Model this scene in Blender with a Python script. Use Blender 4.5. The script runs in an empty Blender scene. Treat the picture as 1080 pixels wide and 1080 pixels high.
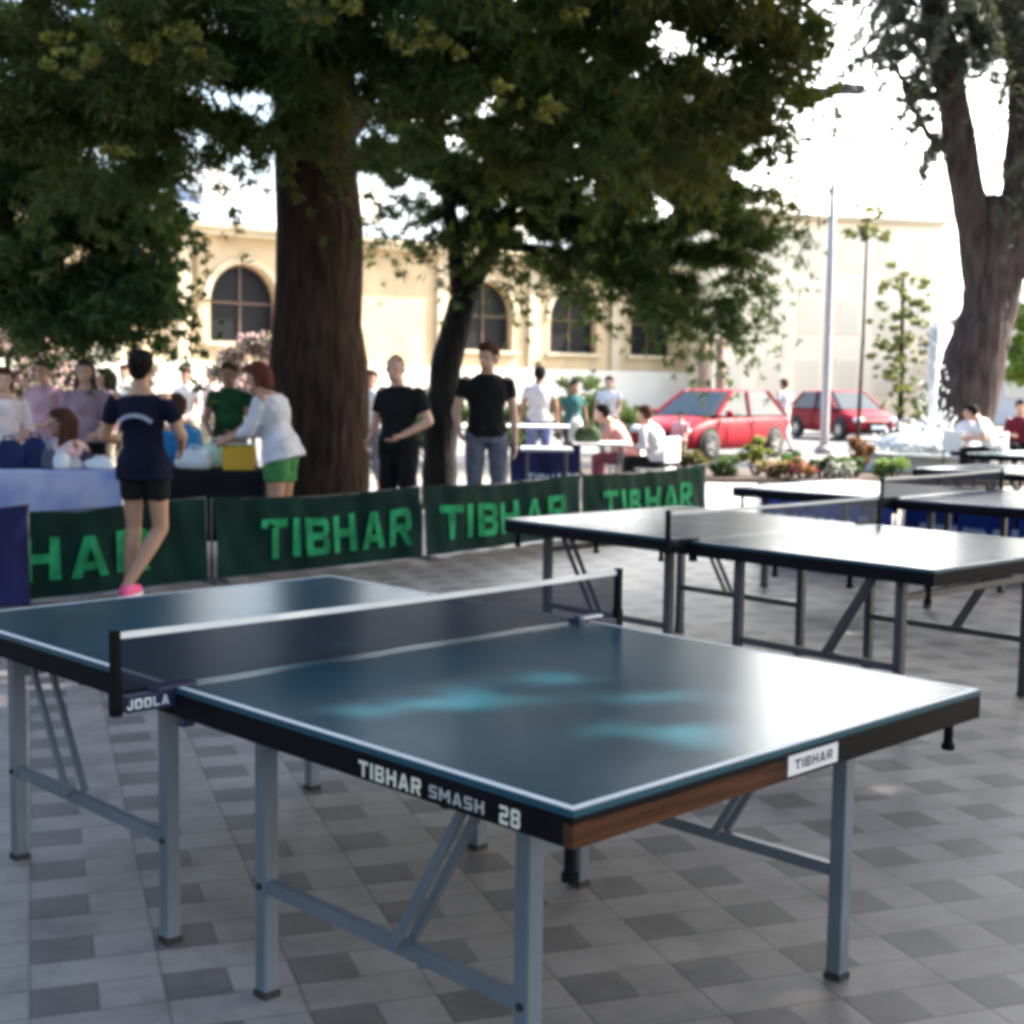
import bpy, bmesh, math, random
import numpy as np
from mathutils import Vector, Matrix, Euler
random.seed(7)
rng = np.random.default_rng(11)
SC = bpy.context.scene
COL = SC.collection
PI = math.pi
rad = math.radians

# ------------------------------------------------------------------ camera, sky, sun, exposure
CAM = Vector((-1.792, -1.651, 1.518)); YAW = .777; PIT = -.091; ROLL = .014; FPX = 1470.3
def cam_axes():
    f = Vector((math.sin(YAW)*math.cos(PIT), math.cos(YAW)*math.cos(PIT), math.sin(PIT)))
    r = Vector((math.cos(YAW), -math.sin(YAW), 0)); u = r.cross(f)
    return r*math.cos(ROLL)+u*math.sin(ROLL), u*math.cos(ROLL)-r*math.sin(ROLL), f
CR, CU, CF = cam_axes()
cd = bpy.data.cameras.new('camera'); cam = bpy.data.objects.new('camera', cd); COL.objects.link(cam)
cam.matrix_world = Matrix(((CR.x, CU.x, -CF.x, CAM.x), (CR.y, CU.y, -CF.y, CAM.y), (CR.z, CU.z, -CF.z, CAM.z), (0, 0, 0, 1)))
cd.sensor_width = 36; cd.lens = 36*FPX/1080; cd.clip_end = 2000; cd.clip_start = .05
cd.dof.use_dof = True; cd.dof.focus_distance = 3.4; cd.dof.aperture_fstop = 5.6
SC.camera = cam
FH = Vector((math.sin(YAW), math.cos(YAW), 0)); RH = Vector((math.cos(YAW), -math.sin(YAW), 0))
SUN_EL = rad(42)
sun_to = (RH*.93 + FH*.37).normalized()*math.cos(SUN_EL) + Vector((0, 0, math.sin(SUN_EL)))
W = bpy.data.worlds.new('World'); SC.world = W; W.use_nodes = True
nt = W.node_tree; nt.nodes.clear()
sky = nt.nodes.new('ShaderNodeTexSky'); sky.sky_type = 'NISHITA'; sky.sun_disc = False
sky.sun_elevation = SUN_EL; sky.sun_rotation = math.atan2(sun_to.x, sun_to.y)
sky.air_density = 1.2; sky.dust_density = 4.0
bg = nt.nodes.new('ShaderNodeBackground'); bg.inputs[1].default_value = .15
wo = nt.nodes.new('ShaderNodeOutputWorld')
# added sky glow, low ahead to the right, to put glare on the tabletop
gtc = nt.nodes.new('ShaderNodeTexCoord'); gdt = nt.nodes.new('ShaderNodeVectorMath'); gdt.operation = 'DOT_PRODUCT'
_b = (FH + RH*((845-540)/FPX)).normalized(); gd = (_b*math.cos(rad(15)) + Vector((0, 0, math.sin(rad(15))))).normalized()
gdt.inputs[1].default_value = gd; nt.links.new(gtc.outputs['Generated'], gdt.inputs[0])
gmr = nt.nodes.new('ShaderNodeMapRange'); gmr.interpolation_type = 'SMOOTHSTEP'; gmr.inputs[1].default_value = math.cos(rad(18)); gmr.inputs[2].default_value = math.cos(rad(3)); gmr.inputs[3].default_value = 0; gmr.inputs[4].default_value = 4.0
nt.links.new(gdt.outputs['Value'], gmr.inputs[0])
gno = nt.nodes.new('ShaderNodeTexNoise'); gno.inputs['Scale'].default_value = 3.5; gno.inputs['Detail'].default_value = 5; nt.links.new(gtc.outputs['Generated'], gno.inputs['Vector'])
gmu = nt.nodes.new('ShaderNodeMath'); gmu.operation = 'MULTIPLY'; nt.links.new(gmr.outputs[0], gmu.inputs[0]); 
gm2 = nt.nodes.new('ShaderNodeMapRange'); gm2.inputs[1].default_value = .3; gm2.inputs[2].default_value = .6; gm2.inputs[3].default_value = .6; gm2.inputs[4].default_value = 1.2; nt.links.new(gno.outputs[0], gm2.inputs[0]); nt.links.new(gm2.outputs[0], gmu.inputs[1])
bg2 = nt.nodes.new('ShaderNodeBackground'); bg2.inputs[0].default_value = (1, .97, .92, 1); nt.links.new(gmu.outputs[0], bg2.inputs[1])
ads = nt.nodes.new('ShaderNodeAddShader')
nt.links.new(sky.outputs[0], bg.inputs[0]); nt.links.new(bg.outputs[0], ads.inputs[0]); nt.links.new(bg2.outputs[0], ads.inputs[1]); nt.links.new(ads.outputs[0], wo.inputs[0])
sl = bpy.data.lights.new('sun', 'SUN'); sl.energy = 4.9; sl.angle = rad(.53); sl.color = (1, .93, .82)
so = bpy.data.objects.new('sun', sl); COL.objects.link(so)
so.rotation_euler = sun_to.to_track_quat('Z', 'Y').to_euler()
so.location = (0, 0, 30)
SC.view_settings.view_transform = 'Standard'; SC.view_settings.look = 'None'
SC.view_settings.gamma = 1; SC.view_settings.exposure = 2.12
SC.render.engine = 'CYCLES'
SC.cycles.filter_width = 4.0

def hz(px): return 406 + .014*(px-540)
def P(px, depth, z=0.0):                       # a place in the world at a bearing and a distance
    v = CAM + FH*depth + RH*(depth*(px-540)/FPX); return Vector((v.x, v.y, z))
def Z(px, py, depth): return CAM.z + depth*(hz(px)-py)/FPX

# ------------------------------------------------------------------ materials
MATS = {}
def mat(name, col, rough=.7, metal=0, var=0, scale=6, bump=0, bscale=60, spec=.5, col2=None, detail=5, trans=0, coat=0, island=0):
    if name in MATS: return MATS[name]
    m = bpy.data.materials.new(name); m.use_nodes = True; n = m.node_tree.nodes; L = m.node_tree.links
    b = n['Principled BSDF']; b.inputs['Base Color'].default_value = (*col, 1)
    b.inputs['Roughness'].default_value = rough; b.inputs['Metallic'].default_value = metal
    b.inputs['Specular IOR Level'].default_value = spec
    if coat: b.inputs['Coat Weight'].default_value = coat; b.inputs['Coat Roughness'].default_value = .05
    tc = n.new('ShaderNodeTexCoord')
    colsock = None
    if var or col2:
        no = n.new('ShaderNodeTexNoise'); no.inputs['Scale'].default_value = scale; no.inputs['Detail'].default_value = detail
        L.new(tc.outputs['Object'], no.inputs['Vector'])
        rp = n.new('ShaderNodeValToRGB')
        if col2: c1, c2 = col, col2
        else:
            c1 = tuple(c*(1-var) for c in col); c2 = tuple(min(1, c*(1+var)) for c in col)
        rp.color_ramp.elements[0].position = .35; rp.color_ramp.elements[1].position = .65
        rp.color_ramp.elements[0].color = (*c1, 1); rp.color_ramp.elements[1].color = (*c2, 1)
        L.new(no.outputs[0], rp.inputs[0]); colsock = rp.outputs[0]
    if island:
        ge = n.new('ShaderNodeNewGeometry'); hs = n.new('ShaderNodeHueSaturation')
        mr = n.new('ShaderNodeMapRange'); mr.inputs[3].default_value = 1-island; mr.inputs[4].default_value = 1+island
        L.new(ge.outputs['Random Per Island'], mr.inputs[0]); L.new(mr.outputs[0], hs.inputs['Value'])
        mh = n.new('ShaderNodeMapRange'); mh.inputs[3].default_value = .47; mh.inputs[4].default_value = .52
        L.new(ge.outputs['Random Per Island'], mh.inputs[0]); L.new(mh.outputs[0], hs.inputs['Hue'])
        if colsock: L.new(colsock, hs.inputs['Color'])
        else: hs.inputs['Color'].default_value = (*col, 1)
        colsock = hs.outputs[0]
    if colsock: L.new(colsock, b.inputs['Base Color'])
    if bump:
        n2 = n.new('ShaderNodeTexNoise'); n2.inputs['Scale'].default_value = bscale; n2.inputs['Detail'].default_value = 5
        L.new(tc.outputs['Object'], n2.inputs['Vector'])
        bp = n.new('ShaderNodeBump'); bp.inputs['Strength'].default_value = bump; bp.inputs['Distance'].default_value = .02
        L.new(n2.outputs[0], bp.inputs['Height']); L.new(bp.outputs[0], b.inputs['Normal'])
    if trans:
        tr = n.new('ShaderNodeBsdfTranslucent'); mx = n.new('ShaderNodeMixShader'); mx.inputs[0].default_value = trans
        tr.inputs[0].default_value = (min(col[0]*2.6, .8), min(col[1]*2.4, .8), min(col[2]*.9, .8), 1)
        L.new(b.outputs[0], mx.inputs[1]); L.new(tr.outputs[0], mx.inputs[2])
        L.new(mx.outputs[0], n['Material Output'].inputs[0])
    MATS[name] = m; return m

# ------------------------------------------------------------------ mesh building
class MB:
    def __init__(s): s.v = []; s.f = []
    def add(s, vs, fs):
        o = len(s.v); s.v += [tuple(v) for v in vs]; s.f += [tuple(i+o for i in f) for f in fs]; return s
    def box(s, c, d, rz=0, M=None, taper=1):
        x, y, z = d[0]/2, d[1]/2, d[2]/2
        vs = [Vector((sx*x*(taper if sz > 0 else 1), sy*y*(taper if sz > 0 else 1), sz*z)) for sz in (-1, 1) for sy in (-1, 1) for sx in (-1, 1)]
        R = M if M is not None else Matrix.Rotation(rz, 3, 'Z')
        vs = [R @ v + Vector(c) for v in vs]
        return s.add(vs, [(0, 2, 3, 1), (4, 5, 7, 6), (0, 1, 5, 4), (2, 6, 7, 3), (0, 4, 6, 2), (1, 3, 7, 5)])
    def bar(s, a, b, w, h):                    # square bar from a to b
        a = Vector(a); b = Vector(b); d = (b-a).normalized()
        up = Vector((0, 0, 1)) if abs(d.z) < .95 else Vector((1, 0, 0))
        r = d.cross(up).normalized(); u = r.cross(d)
        vs = [p + r*sx*w/2 + u*su*h/2 for p in (a, b) for sx, su in ((-1, -1), (1, -1), (1, 1), (-1, 1))]
        return s.add(vs, [(3, 2, 1, 0), (4, 5, 6, 7), (0, 1, 5, 4), (1, 2, 6, 5), (2, 3, 7, 6), (3, 0, 4, 7)])
    def tube(s, pts, rs, n=10, cap=True, side=None, flat=1):
        pts = [Vector(p) for p in pts]
        if not hasattr(rs, '__len__'): rs = [rs]*len(pts)
        vs = []; fs = []; pr_ = None
        for i, p in enumerate(pts):
            d = (pts[min(i+1, len(pts)-1)] - pts[max(i-1, 0)]).normalized()
            if side is not None: r = Vector(side); r = (r - d*r.dot(d)).normalized()
            elif pr_ is None:
                up = Vector((0, 0, 1)) if abs(d.z) < .9 else Vector((1, 0, 0)); r = d.cross(up).normalized()
            else: r = (pr_ - d*pr_.dot(d)).normalized()
            pr_ = r; u = d.cross(r)
            rr = rs[i]; ra, rb = rr if hasattr(rr, '__len__') else (rr, rr*flat)
            for k in range(n):
                a = 2*PI*k/n; vs.append(p + r*math.cos(a)*ra + u*math.sin(a)*rb)
        for i in range(len(pts)-1):
            for k in range(n):
                fs.append((i*n+k, i*n+(k+1) % n, (i+1)*n+(k+1) % n, (i+1)*n+k))
        if cap: fs.append(tuple(range(n-1, -1, -1))); fs.append(tuple((len(pts)-1)*n+k for k in range(n)))
        return s.add(vs, fs)
    def cap(s, a, b, ra, rb, n=12):            # capsule with round ends
        a = Vector(a); b = Vector(b); d = (b-a)
        if d.length < 1e-5: return s.ell(a, (ra,)*3)
        d.normalize(); pts = []; rs = []
        for k in range(4):
            t = PI/2*(k+.35)/4; pts.append(a - d*ra*math.cos(t)); rs.append(ra*math.sin(t))
        pts.append(a); rs.append(ra); pts.append(b); rs.append(rb)
        for k in range(3, -1, -1):
            t = PI/2*(k+.35)/4; pts.append(b + d*rb*math.cos(t)); rs.append(rb*math.sin(t))
        return s.tube(pts, rs, n)
    def ell(s, c, r, M=None, n=14, m=9):
        vs = []; fs = []; c = Vector(c); M = M or Matrix.Identity(3)
        for i in range(m+1):
            t = PI*(i+.001)/(m+.002)
            for k in range(n):
                a = 2*PI*k/n
                vs.append(c + M @ Vector((r[0]*math.sin(t)*math.cos(a), r[1]*math.sin(t)*math.sin(a), r[2]*math.cos(t))))
        for i in range(m):
            for k in range(n): fs.append((i*n+k, (i+1)*n+k, (i+1)*n+(k+1) % n, i*n+(k+1) % n))
        return s.add(vs, fs)
    def lathe(s, prof, c=(0, 0, 0), n=24, M=None):
        c = Vector(c); M = M or Matrix.Identity(3); vs = []; fs = []
        for r, z in prof:
            for k in range(n):
                a = 2*PI*k/n; vs.append(c + M @ Vector((r*math.cos(a), r*math.sin(a), z)))
        for i in range(len(prof)-1):
            for k in range(n): fs.append((i*n+k, i*n+(k+1) % n, (i+1)*n+(k+1) % n, (i+1)*n+k))
        return s.add(vs, fs)
    def build(s, name, m, parent=None, smooth=False, loc=None, bevel=0):
        me = bpy.data.meshes.new(name); me.from_pydata(s.v, [], s.f); me.update()
        if smooth:
            me.polygons.foreach_set('use_smooth', [True]*len(me.polygons))
        if m: me.materials.append(m)
        o = bpy.data.objects.new(name, me); COL.objects.link(o)
        if parent: o.parent = parent
        if loc is not None: o.location = loc
        if bevel:
            b = o.modifiers.new('bevel', 'BEVEL'); b.width = bevel; b.segments = 2; b.limit_method = 'ANGLE'; b.angle_limit = rad(40)
        return o
def tag(o, label=None, cat=None, group=None, kind=None):
    if label: o['label'] = label
    if cat: o['category'] = cat
    if group: o['group'] = group
    if kind: o['kind'] = kind
    return o
def thing(name, label, cat, loc=(0, 0, 0), rz=0, group=None):
    o = bpy.data.objects.new(name, None); COL.objects.link(o); o.empty_display_size = .2
    o.location = loc; o.rotation_euler = (0, 0, rz); return tag(o, label, cat, group)
def copy_tree(o, parent=None):
    c = o.copy(); COL.objects.link(c)
    if parent: c.parent = parent
    for ch in list(o.children): copy_tree(ch, c)
    return c
GLYPH = {
 'T': (1.0, [[(0, .78), (1, .78), (1, 1), (0, 1)], [(.37, 0), (.63, 0), (.63, .78), (.37, .78)]]),
 'I': (.27, [[(0, 0), (1, 0), (1, 1), (0, 1)]]),
 'H': (1.0, [[(0, 0), (.27, 0), (.27, 1), (0, 1)], [(.73, 0), (1, 0), (1, 1), (.73, 1)], [(.27, .4), (.73, .4), (.73, .62), (.27, .62)]]),
 'B': (.95, [[(0, 0), (.28, 0), (.28, 1), (0, 1)], [(.28, .8), (.72, .8), (.86, 1), (.28, 1)], [(.28, .41), (.72, .41), (.84, .51), (.72, .61), (.28, .61)], [(.28, 0), (.88, 0), (.72, .2), (.28, .2)],
         [(.72, .61), (.84, .51), (.97, .62), (.97, .88), (.86, 1), (.72, .8)], [(.72, .2), (.88, 0), (1, .12), (1, .4), (.84, .51), (.72, .41)]]),
 'A': (1.05, [[(0, 0), (.27, 0), (.5, .74), (.5, 1), (.36, 1)], [(1, 0), (.64, 1), (.5, 1), (.5, .74), (.73, 0)], [(.326, .18), (.674, .18), (.612, .38), (.388, .38)]]),
 'R': (.95, [[(0, 0), (.28, 0), (.28, 1), (0, 1)], [(.28, .8), (.72, .8), (.86, 1), (.28, 1)], [(.28, .38), (.84, .38), (.72, .58), (.28, .58)], [(.72, .58), (.84, .38), (1, .5), (1, .88), (.86, 1), (.72, .8)], [(.44, .38), (.72, 0), (1, 0), (.74, .38)]]),
 'J': (.8, [[(.72, 0), (1, .14), (1, 1), (.7, 1), (.7, .22)], [(.3, .22), (.28, 0), (.72, 0), (.7, .22)], [(0, .14), (.28, 0), (.3, .22), (.3, .38), (0, .38)]]),
 'O': (1.0, [[(.14, 0), (.86, 0), (.72, .2), (.28, .2)], [(.86, 0), (1, .12), (1, .88), (.86, 1), (.72, .8), (.72, .2)], [(.86, 1), (.14, 1), (.28, .8), (.72, .8)], [(.14, 1), (0, .88), (0, .12), (.14, 0), (.28, .2), (.28, .8)]]),
 'L': (.85, [[(0, 0), (.3, 0), (.3, 1), (0, 1)], [(.3, 0), (1, 0), (1, .22), (.3, .22)]]),
 'S': (.9, [[(0, 0), (.86, 0), (.72, .2), (0, .2)], [(.86, 0), (1, .14), (1, .48), (.86, .6), (.72, .4), (.72, .2)], [(.86, .6), (.28, .6), (.14, .4), (.72, .4)], [(.28, .6), (.28, .8), (.14, 1), (0, .88), (0, .52), (.14, .4)], [(.28, .8), (1, .8), (1, 1), (.14, 1)]]),
 'M': (1.25, [[(0, 0), (.22, 0), (.22, 1), (0, 1)], [(.78, 0), (1, 0), (1, 1), (.78, 1)], [(.22, .66), (.5, .22), (.5, .56), (.22, 1)], [(.5, .22), (.78, .66), (.78, 1), (.5, .56)]]),
 '2': (.9, [[(0, .8), (.72, .8), (.86, 1), (0, 1)], [(.72, .8), (.72, .6), (.86, .4), (1, .52), (1, .88), (.86, 1)], [(.14, .6), (.28, .4), (.86, .4), (.72, .6)], [(.14, .6), (0, .48), (0, 0), (.28, .2), (.28, .4)], [(0, 0), (1, 0), (1, .2), (.28, .2)]]),
 '8': (.95, [[(.14, 0), (.86, 0), (.72, .2), (.28, .2)], [(.86, 0), (1, .12), (1, .42), (.9, .51), (.72, .42), (.72, .2)], [(.28, .42), (.72, .42), (.9, .51), (.72, .6), (.28, .6), (.1, .51)], [(.14, 0), (.28, .2), (.28, .42), (.1, .51), (0, .42), (0, .12)],
         [(.9, .51), (1, .6), (1, .88), (.86, 1), (.72, .8), (.72, .6)], [(.14, 1), (.28, .8), (.72, .8), (.86, 1)], [(.1, .51), (.28, .6), (.28, .8), (.14, 1), (0, .88), (0, .6)]])}
def text_mesh(word, size_x, size_z, bold=0):   # block capitals in the XZ plane, centred, filling a box
    tot = sum(GLYPH[c][0] for c in word)+.24*(len(word)-1); x = 0; vs = []; fs = []
    for c in word:
        w, polys = GLYPH[c]
        for p in polys:
            fs.append(tuple(range(len(vs), len(vs)+len(p)))); vs += [(((x+q[0]*w)/tot-.5)*size_x, 0, (q[1]-.5)*size_z) for q in p]
        x += w+.24
    return vs, fs

# ------------------------------------------------------------------ ground
def paving_material():
    m = bpy.data.materials.new('paving'); m.use_nodes = True; n = m.node_tree.nodes; L = m.node_tree.links
    b = n['Principled BSDF']; b.inputs['Roughness'].default_value = .55; b.inputs['Specular IOR Level'].default_value = .45
    tc = n.new('ShaderNodeTexCoord'); mp = n.new('ShaderNodeMapping')
    # the laid squares lie turned about 25 degrees from the tables; one cell of the lattice is 0.32 m
    ang = -rad(25.5); S = 1/.16
    mp.vector_type = 'POINT'
    mp.inputs['Rotation'].default_value = (0, 0, -ang); mp.inputs['Scale'].default_value = (S, S, S)
    cx, cy = 1.48, .63
    rx = math.cos(-ang)*cx*S - math.sin(-ang)*cy*S; ry = math.sin(-ang)*cx*S + math.cos(-ang)*cy*S
    mp.inputs['Location'].default_value = (-rx+.5+20, -ry+.5+20, 0)
    L.new(tc.outputs['Object'], mp.inputs['Vector'])
    sep = n.new('ShaderNodeSeparateXYZ'); L.new(mp.outputs[0], sep.inputs[0])
    def math_(op, a, bb=None, c=None):
        q = n.new('ShaderNodeMath'); q.operation = op
        for i, x in enumerate((a, bb, c)):
            if x is None: continue
            if isinstance(x, (int, float)): q.inputs[i].default_value = x
            else: L.new(x, q.inputs[i])
        return q.outputs[0]
    fx = math_('FLOOR', sep.outputs[0]); fy = math_('FLOOR', sep.outputs[1])
    ex = math_('LESS_THAN', math_('FLOORED_MODULO', fx, 2), .5); ey = math_('LESS_THAN', math_('FLOORED_MODULO', fy, 2), .5)
    dark = math_('MULTIPLY', ex, ey)
    # light slabs: the long ones span two cells
    comb = n.new('ShaderNodeCombineXYZ')
    hx = math_('FLOOR', math_('DIVIDE', sep.outputs[0], 2)); 
    sx = math_('ADD', math_('MULTIPLY', ey, fx), math_('MULTIPLY', math_('SUBTRACT', 1, ey), math_('ADD', hx, 400)))
    L.new(sx, comb.inputs[0]); L.new(fy, comb.inputs[1])
    wn = n.new('ShaderNodeTexWhiteNoise'); wn.noise_dimensions = '2D'; L.new(comb.outputs[0], wn.inputs['Vector'])
    no = n.new('ShaderNodeTexNoise'); no.inputs['Scale'].default_value = 1.1; no.inputs['Detail'].default_value = 5; L.new(tc.outputs['Object'], no.inputs['Vector'])
    fine = n.new('ShaderNodeTexNoise'); fine.inputs['Scale'].default_value = 120; fine.inputs['Detail'].default_value = 3; L.new(tc.outputs['Object'], fine.inputs['Vector'])
    # joints
    frx = math_('FRACT', sep.outputs[0]); fry = math_('FRACT', sep.outputs[1])
    def edge(fr): return math_('SUBTRACT', .5, math_('ABSOLUTE', math_('SUBTRACT', fr, .5)))
    frx2 = math_('MULTIPLY', math_('FRACT', math_('DIVIDE', sep.outputs[0], 2)), 2)
    e2 = math_('SUBTRACT', 1, math_('ABSOLUTE', math_('SUBTRACT', frx2, 1)))
    exx = math_('ADD', math_('MULTIPLY', ey, edge(frx)), math_('MULTIPLY', math_('SUBTRACT', 1, ey), e2))
    jd = math_('MINIMUM', exx, edge(fry))
    joint = n.new('ShaderNodeMapRange'); joint.inputs[1].default_value = .015; joint.inputs[2].default_value = .045
    L.new(jd, joint.inputs[0])
    v = math_('ADD', .90, math_('MULTIPLY', wn.outputs[0], .20))
    v = math_('MULTIPLY', v, math_('ADD', .50, math_('MULTIPLY', no.outputs[0], 1.0)))
    st = n.new('ShaderNodeTexNoise'); st.inputs['Scale'].default_value = 4.5; st.inputs['Detail'].default_value = 8; st.inputs['Roughness'].default_value = .7; L.new(tc.outputs['Object'], st.inputs['Vector'])
    sm = n.new('ShaderNodeMapRange'); sm.inputs[1].default_value = .35; sm.inputs[2].default_value = .55; sm.inputs[3].default_value = .72; sm.inputs[4].default_value = 1; L.new(st.outputs[0], sm.inputs[0]); v = math_('MULTIPLY', v, sm.outputs[0])
    v = math_('MULTIPLY', v, math_('ADD', .8, math_('MULTIPLY', fine.outputs[0], .4)))
    v = math_('MULTIPLY', v, math_('SUBTRACT', 1, math_('MULTIPLY', dark, math_('ADD', .44, math_('MULTIPLY', wn.outputs[0], .10)))))
    v = math_('MULTIPLY', v, math_('ADD', .66, math_('MULTIPLY', joint.outputs[0], .34)))
    mx = n.new('ShaderNodeMix'); mx.data_type = 'RGBA'; mx.inputs[0].default_value = 1; mx.blend_type = 'MULTIPLY'
    mx.inputs[6].default_value = (.250, .222, .206, 1)
    cc = n.new('ShaderNodeCombineColor'); [L.new(v, cc.inputs[i]) for i in range(3)]
    L.new(cc.outputs[0], mx.inputs[7]); L.new(mx.outputs[2], b.inputs['Base Color'])
    bp = n.new('ShaderNodeBump'); bp.inputs['Strength'].default_value = .35; bp.inputs['Distance'].default_value = .0015
    hh = math_('ADD', joint.outputs[0], math_('MULTIPLY', fine.outputs[0], .35))
    L.new(hh, bp.inputs['Height']); L.new(bp.outputs[0], b.inputs['Normal'])
    return m
def sheet(name, pts, z, m):
    b = MB(); b.add([(p[0], p[1], z) for p in pts], [tuple(range(len(pts)))])
    o = b.build(name, m); o['kind'] = 'structure'; return o
ground_m = mat('dry_ground', (.20, .18, .14), .95, var=.3, scale=.6, bump=.4, bscale=9)
sheet('ground', [(-500, -500), (600, -500), (600, 600), (-500, 600)], -.012, ground_m)
def quad_lr(d0, d1, l0, l1): return [tuple((CAM+FH*d+RH*l)[:2]) for d, l in ((d0, l0), (d0, l1), (d1, l1), (d1, l0))]
sheet('paving', quad_lr(-14, 22.5, -26, 26), 0, paving_material())
sheet('road', quad_lr(25.6, 46, -60, 60), -.006, mat('asphalt', (.13, .125, .12), .85, var=.2, scale=2, bump=.3, bscale=80))
sheet('pavement', quad_lr(46.2, 53, -60, 60), 0.10, mat('pale_paving', (.42, .39, .34), .8, var=.12, scale=1.5, bump=.2, bscale=30))
kb = MB(); c0 = CAM+FH*46.1; kb.box((c0.x, c0.y, .045), (120, .2, .13), rz=-YAW); k = kb.build('kerb', mat('kerb_stone', (.4, .38, .35), .8, var=.2)); k['kind'] = 'structure'

# ------------------------------------------------------------------ table tennis tables
def wood_mat():
    m = bpy.data.materials.new('worn_black_board'); m.use_nodes = True; n = m.node_tree.nodes; L = m.node_tree.links
    b = n['Principled BSDF']; b.inputs['Roughness'].default_value = .5; b.inputs['Specular IOR Level'].default_value = .06
    tc = n.new('ShaderNodeTexCoord'); mp = n.new('ShaderNodeMapping'); mp.inputs['Scale'].default_value = (2.2, 8, 55)
    L.new(tc.outputs['Object'], mp.inputs[0])
    g = n.new('ShaderNodeTexNoise'); g.inputs['Scale'].default_value = 1.2; g.inputs['Detail'].default_value = 6; L.new(mp.outputs[0], g.inputs['Vector'])
    r = n.new('ShaderNodeValToRGB'); r.color_ramp.elements[0].color = (.028, .012, .007, 1); r.color_ramp.elements[1].color = (.115, .048, .024, 1)
    r.color_ramp.elements[0].position = .3; r.color_ramp.elements[1].position = .7; L.new(g.outputs[0], r.inputs[0])
    # black paint is left along the top and on the far third; it has worn off the lower near part
    sp = n.new('ShaderNodeSeparateXYZ'); L.new(tc.outputs['Object'], sp.inputs[0])
    n2 = n.new('ShaderNodeTexNoise'); n2.inputs['Scale'].default_value = 9; L.new(tc.outputs['Object'], n2.inputs['Vector'])
    def mm(op, a, c):
        q = n.new('ShaderNodeMath'); q.operation = op
        for i, x in enumerate((a, c)):
            if isinstance(x, (int, float)): q.inputs[i].default_value = x
            else: L.new(x, q.inputs[i])
        return q.outputs[0]
    def ramp(sock, a, c):
        q = n.new('ShaderNodeMapRange'); q.interpolation_type = 'SMOOTHSTEP'; q.inputs[1].default_value = a; q.inputs[2].default_value = c; L.new(sock, q.inputs[0]); return q.outputs[0]
    jit = mm('MULTIPLY', mm('SUBTRACT', n2.outputs[0], .5), .25)
    fx = ramp(mm('ADD', sp.outputs[0], jit), .55, .80)
    fz = ramp(mm('ADD', sp.outputs[2], mm('MULTIPLY', jit, .06)), .728, .735)
    f = mm('MAXIMUM', fx, fz)
    mx = n.new('ShaderNodeMix'); mx.data_type = 'RGBA'; L.new(f, mx.inputs[0]); L.new(r.outputs[0], mx.inputs[6]); mx.inputs[7].default_value = (.007, .007, .008, 1)
    L.new(mx.outputs[2], b.inputs['Base Color']); return m
def top_mat(name, col, rough):
    m = bpy.data.materials.new(name); m.use_nodes = True; n = m.node_tree.nodes; L = m.node_tree.links
    b = n['Principled BSDF']; b.inputs['Specular IOR Level'].default_value = .36; b.inputs['Coat Weight'].default_value = .0
    tc = n.new('ShaderNodeTexCoord'); no = n.new('ShaderNodeTexNoise'); no.inputs['Scale'].default_value = 3; no.inputs['Detail'].default_value = 6
    L.new(tc.outputs['Object'], no.inputs['Vector'])
    r = n.new('ShaderNodeValToRGB'); r.color_ramp.elements[0].position = .3; r.color_ramp.elements[1].position = .75
    r.color_ramp.elements[0].color = (*[c*.85 for c in col], 1); r.color_ramp.elements[1].color = (*[c*1.18 for c in col], 1)
    L.new(no.outputs[0], r.inputs[0]); L.new(r.outputs[0], b.inputs['Base Color'])
    mr = n.new('ShaderNodeMapRange'); mr.inputs[3].default_value = rough*.85; mr.inputs[4].default_value = rough*1.2; L.new(no.outputs[0], mr.inputs[0]); L.new(mr.outputs[0], b.inputs['Roughness'])
    n3 = n.new('ShaderNodeTexNoise'); n3.inputs['Scale'].default_value = 350; L.new(tc.outputs['Object'], n3.inputs['Vector'])
    bp = n.new('ShaderNodeBump'); bp.inputs['Strength'].default_value = .12; bp.inputs['Distance'].default_value = .001; L.new(n3.outputs[0], bp.inputs['Height']); L.new(bp.outputs[0], b.inputs['Normal'])
    return m
BLACK = mat('black_paint', (.006, .006, .008), .7, spec=.08, var=.2, scale=12)
STEEL = mat('grey_enamel', (.135, .16, .19), .45, metal=.25, var=.12, scale=5, bump=.05, bscale=200)
DSTEEL = mat('dark_enamel', (.045, .05, .06), .45, metal=.2, var=.15)
WHITE = mat('white_line', (.80, .81, .80), .45, var=.04)
GREEN_TOP = top_mat('green_table_top', (.011, .066, .096), .22)
BLUE_TOP = top_mat('blue_table_top', (.016, .045, .11), .25)
RUBBER = mat('rubber', (.02, .02, .02), .8)
WOOD = wood_mat()
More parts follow.
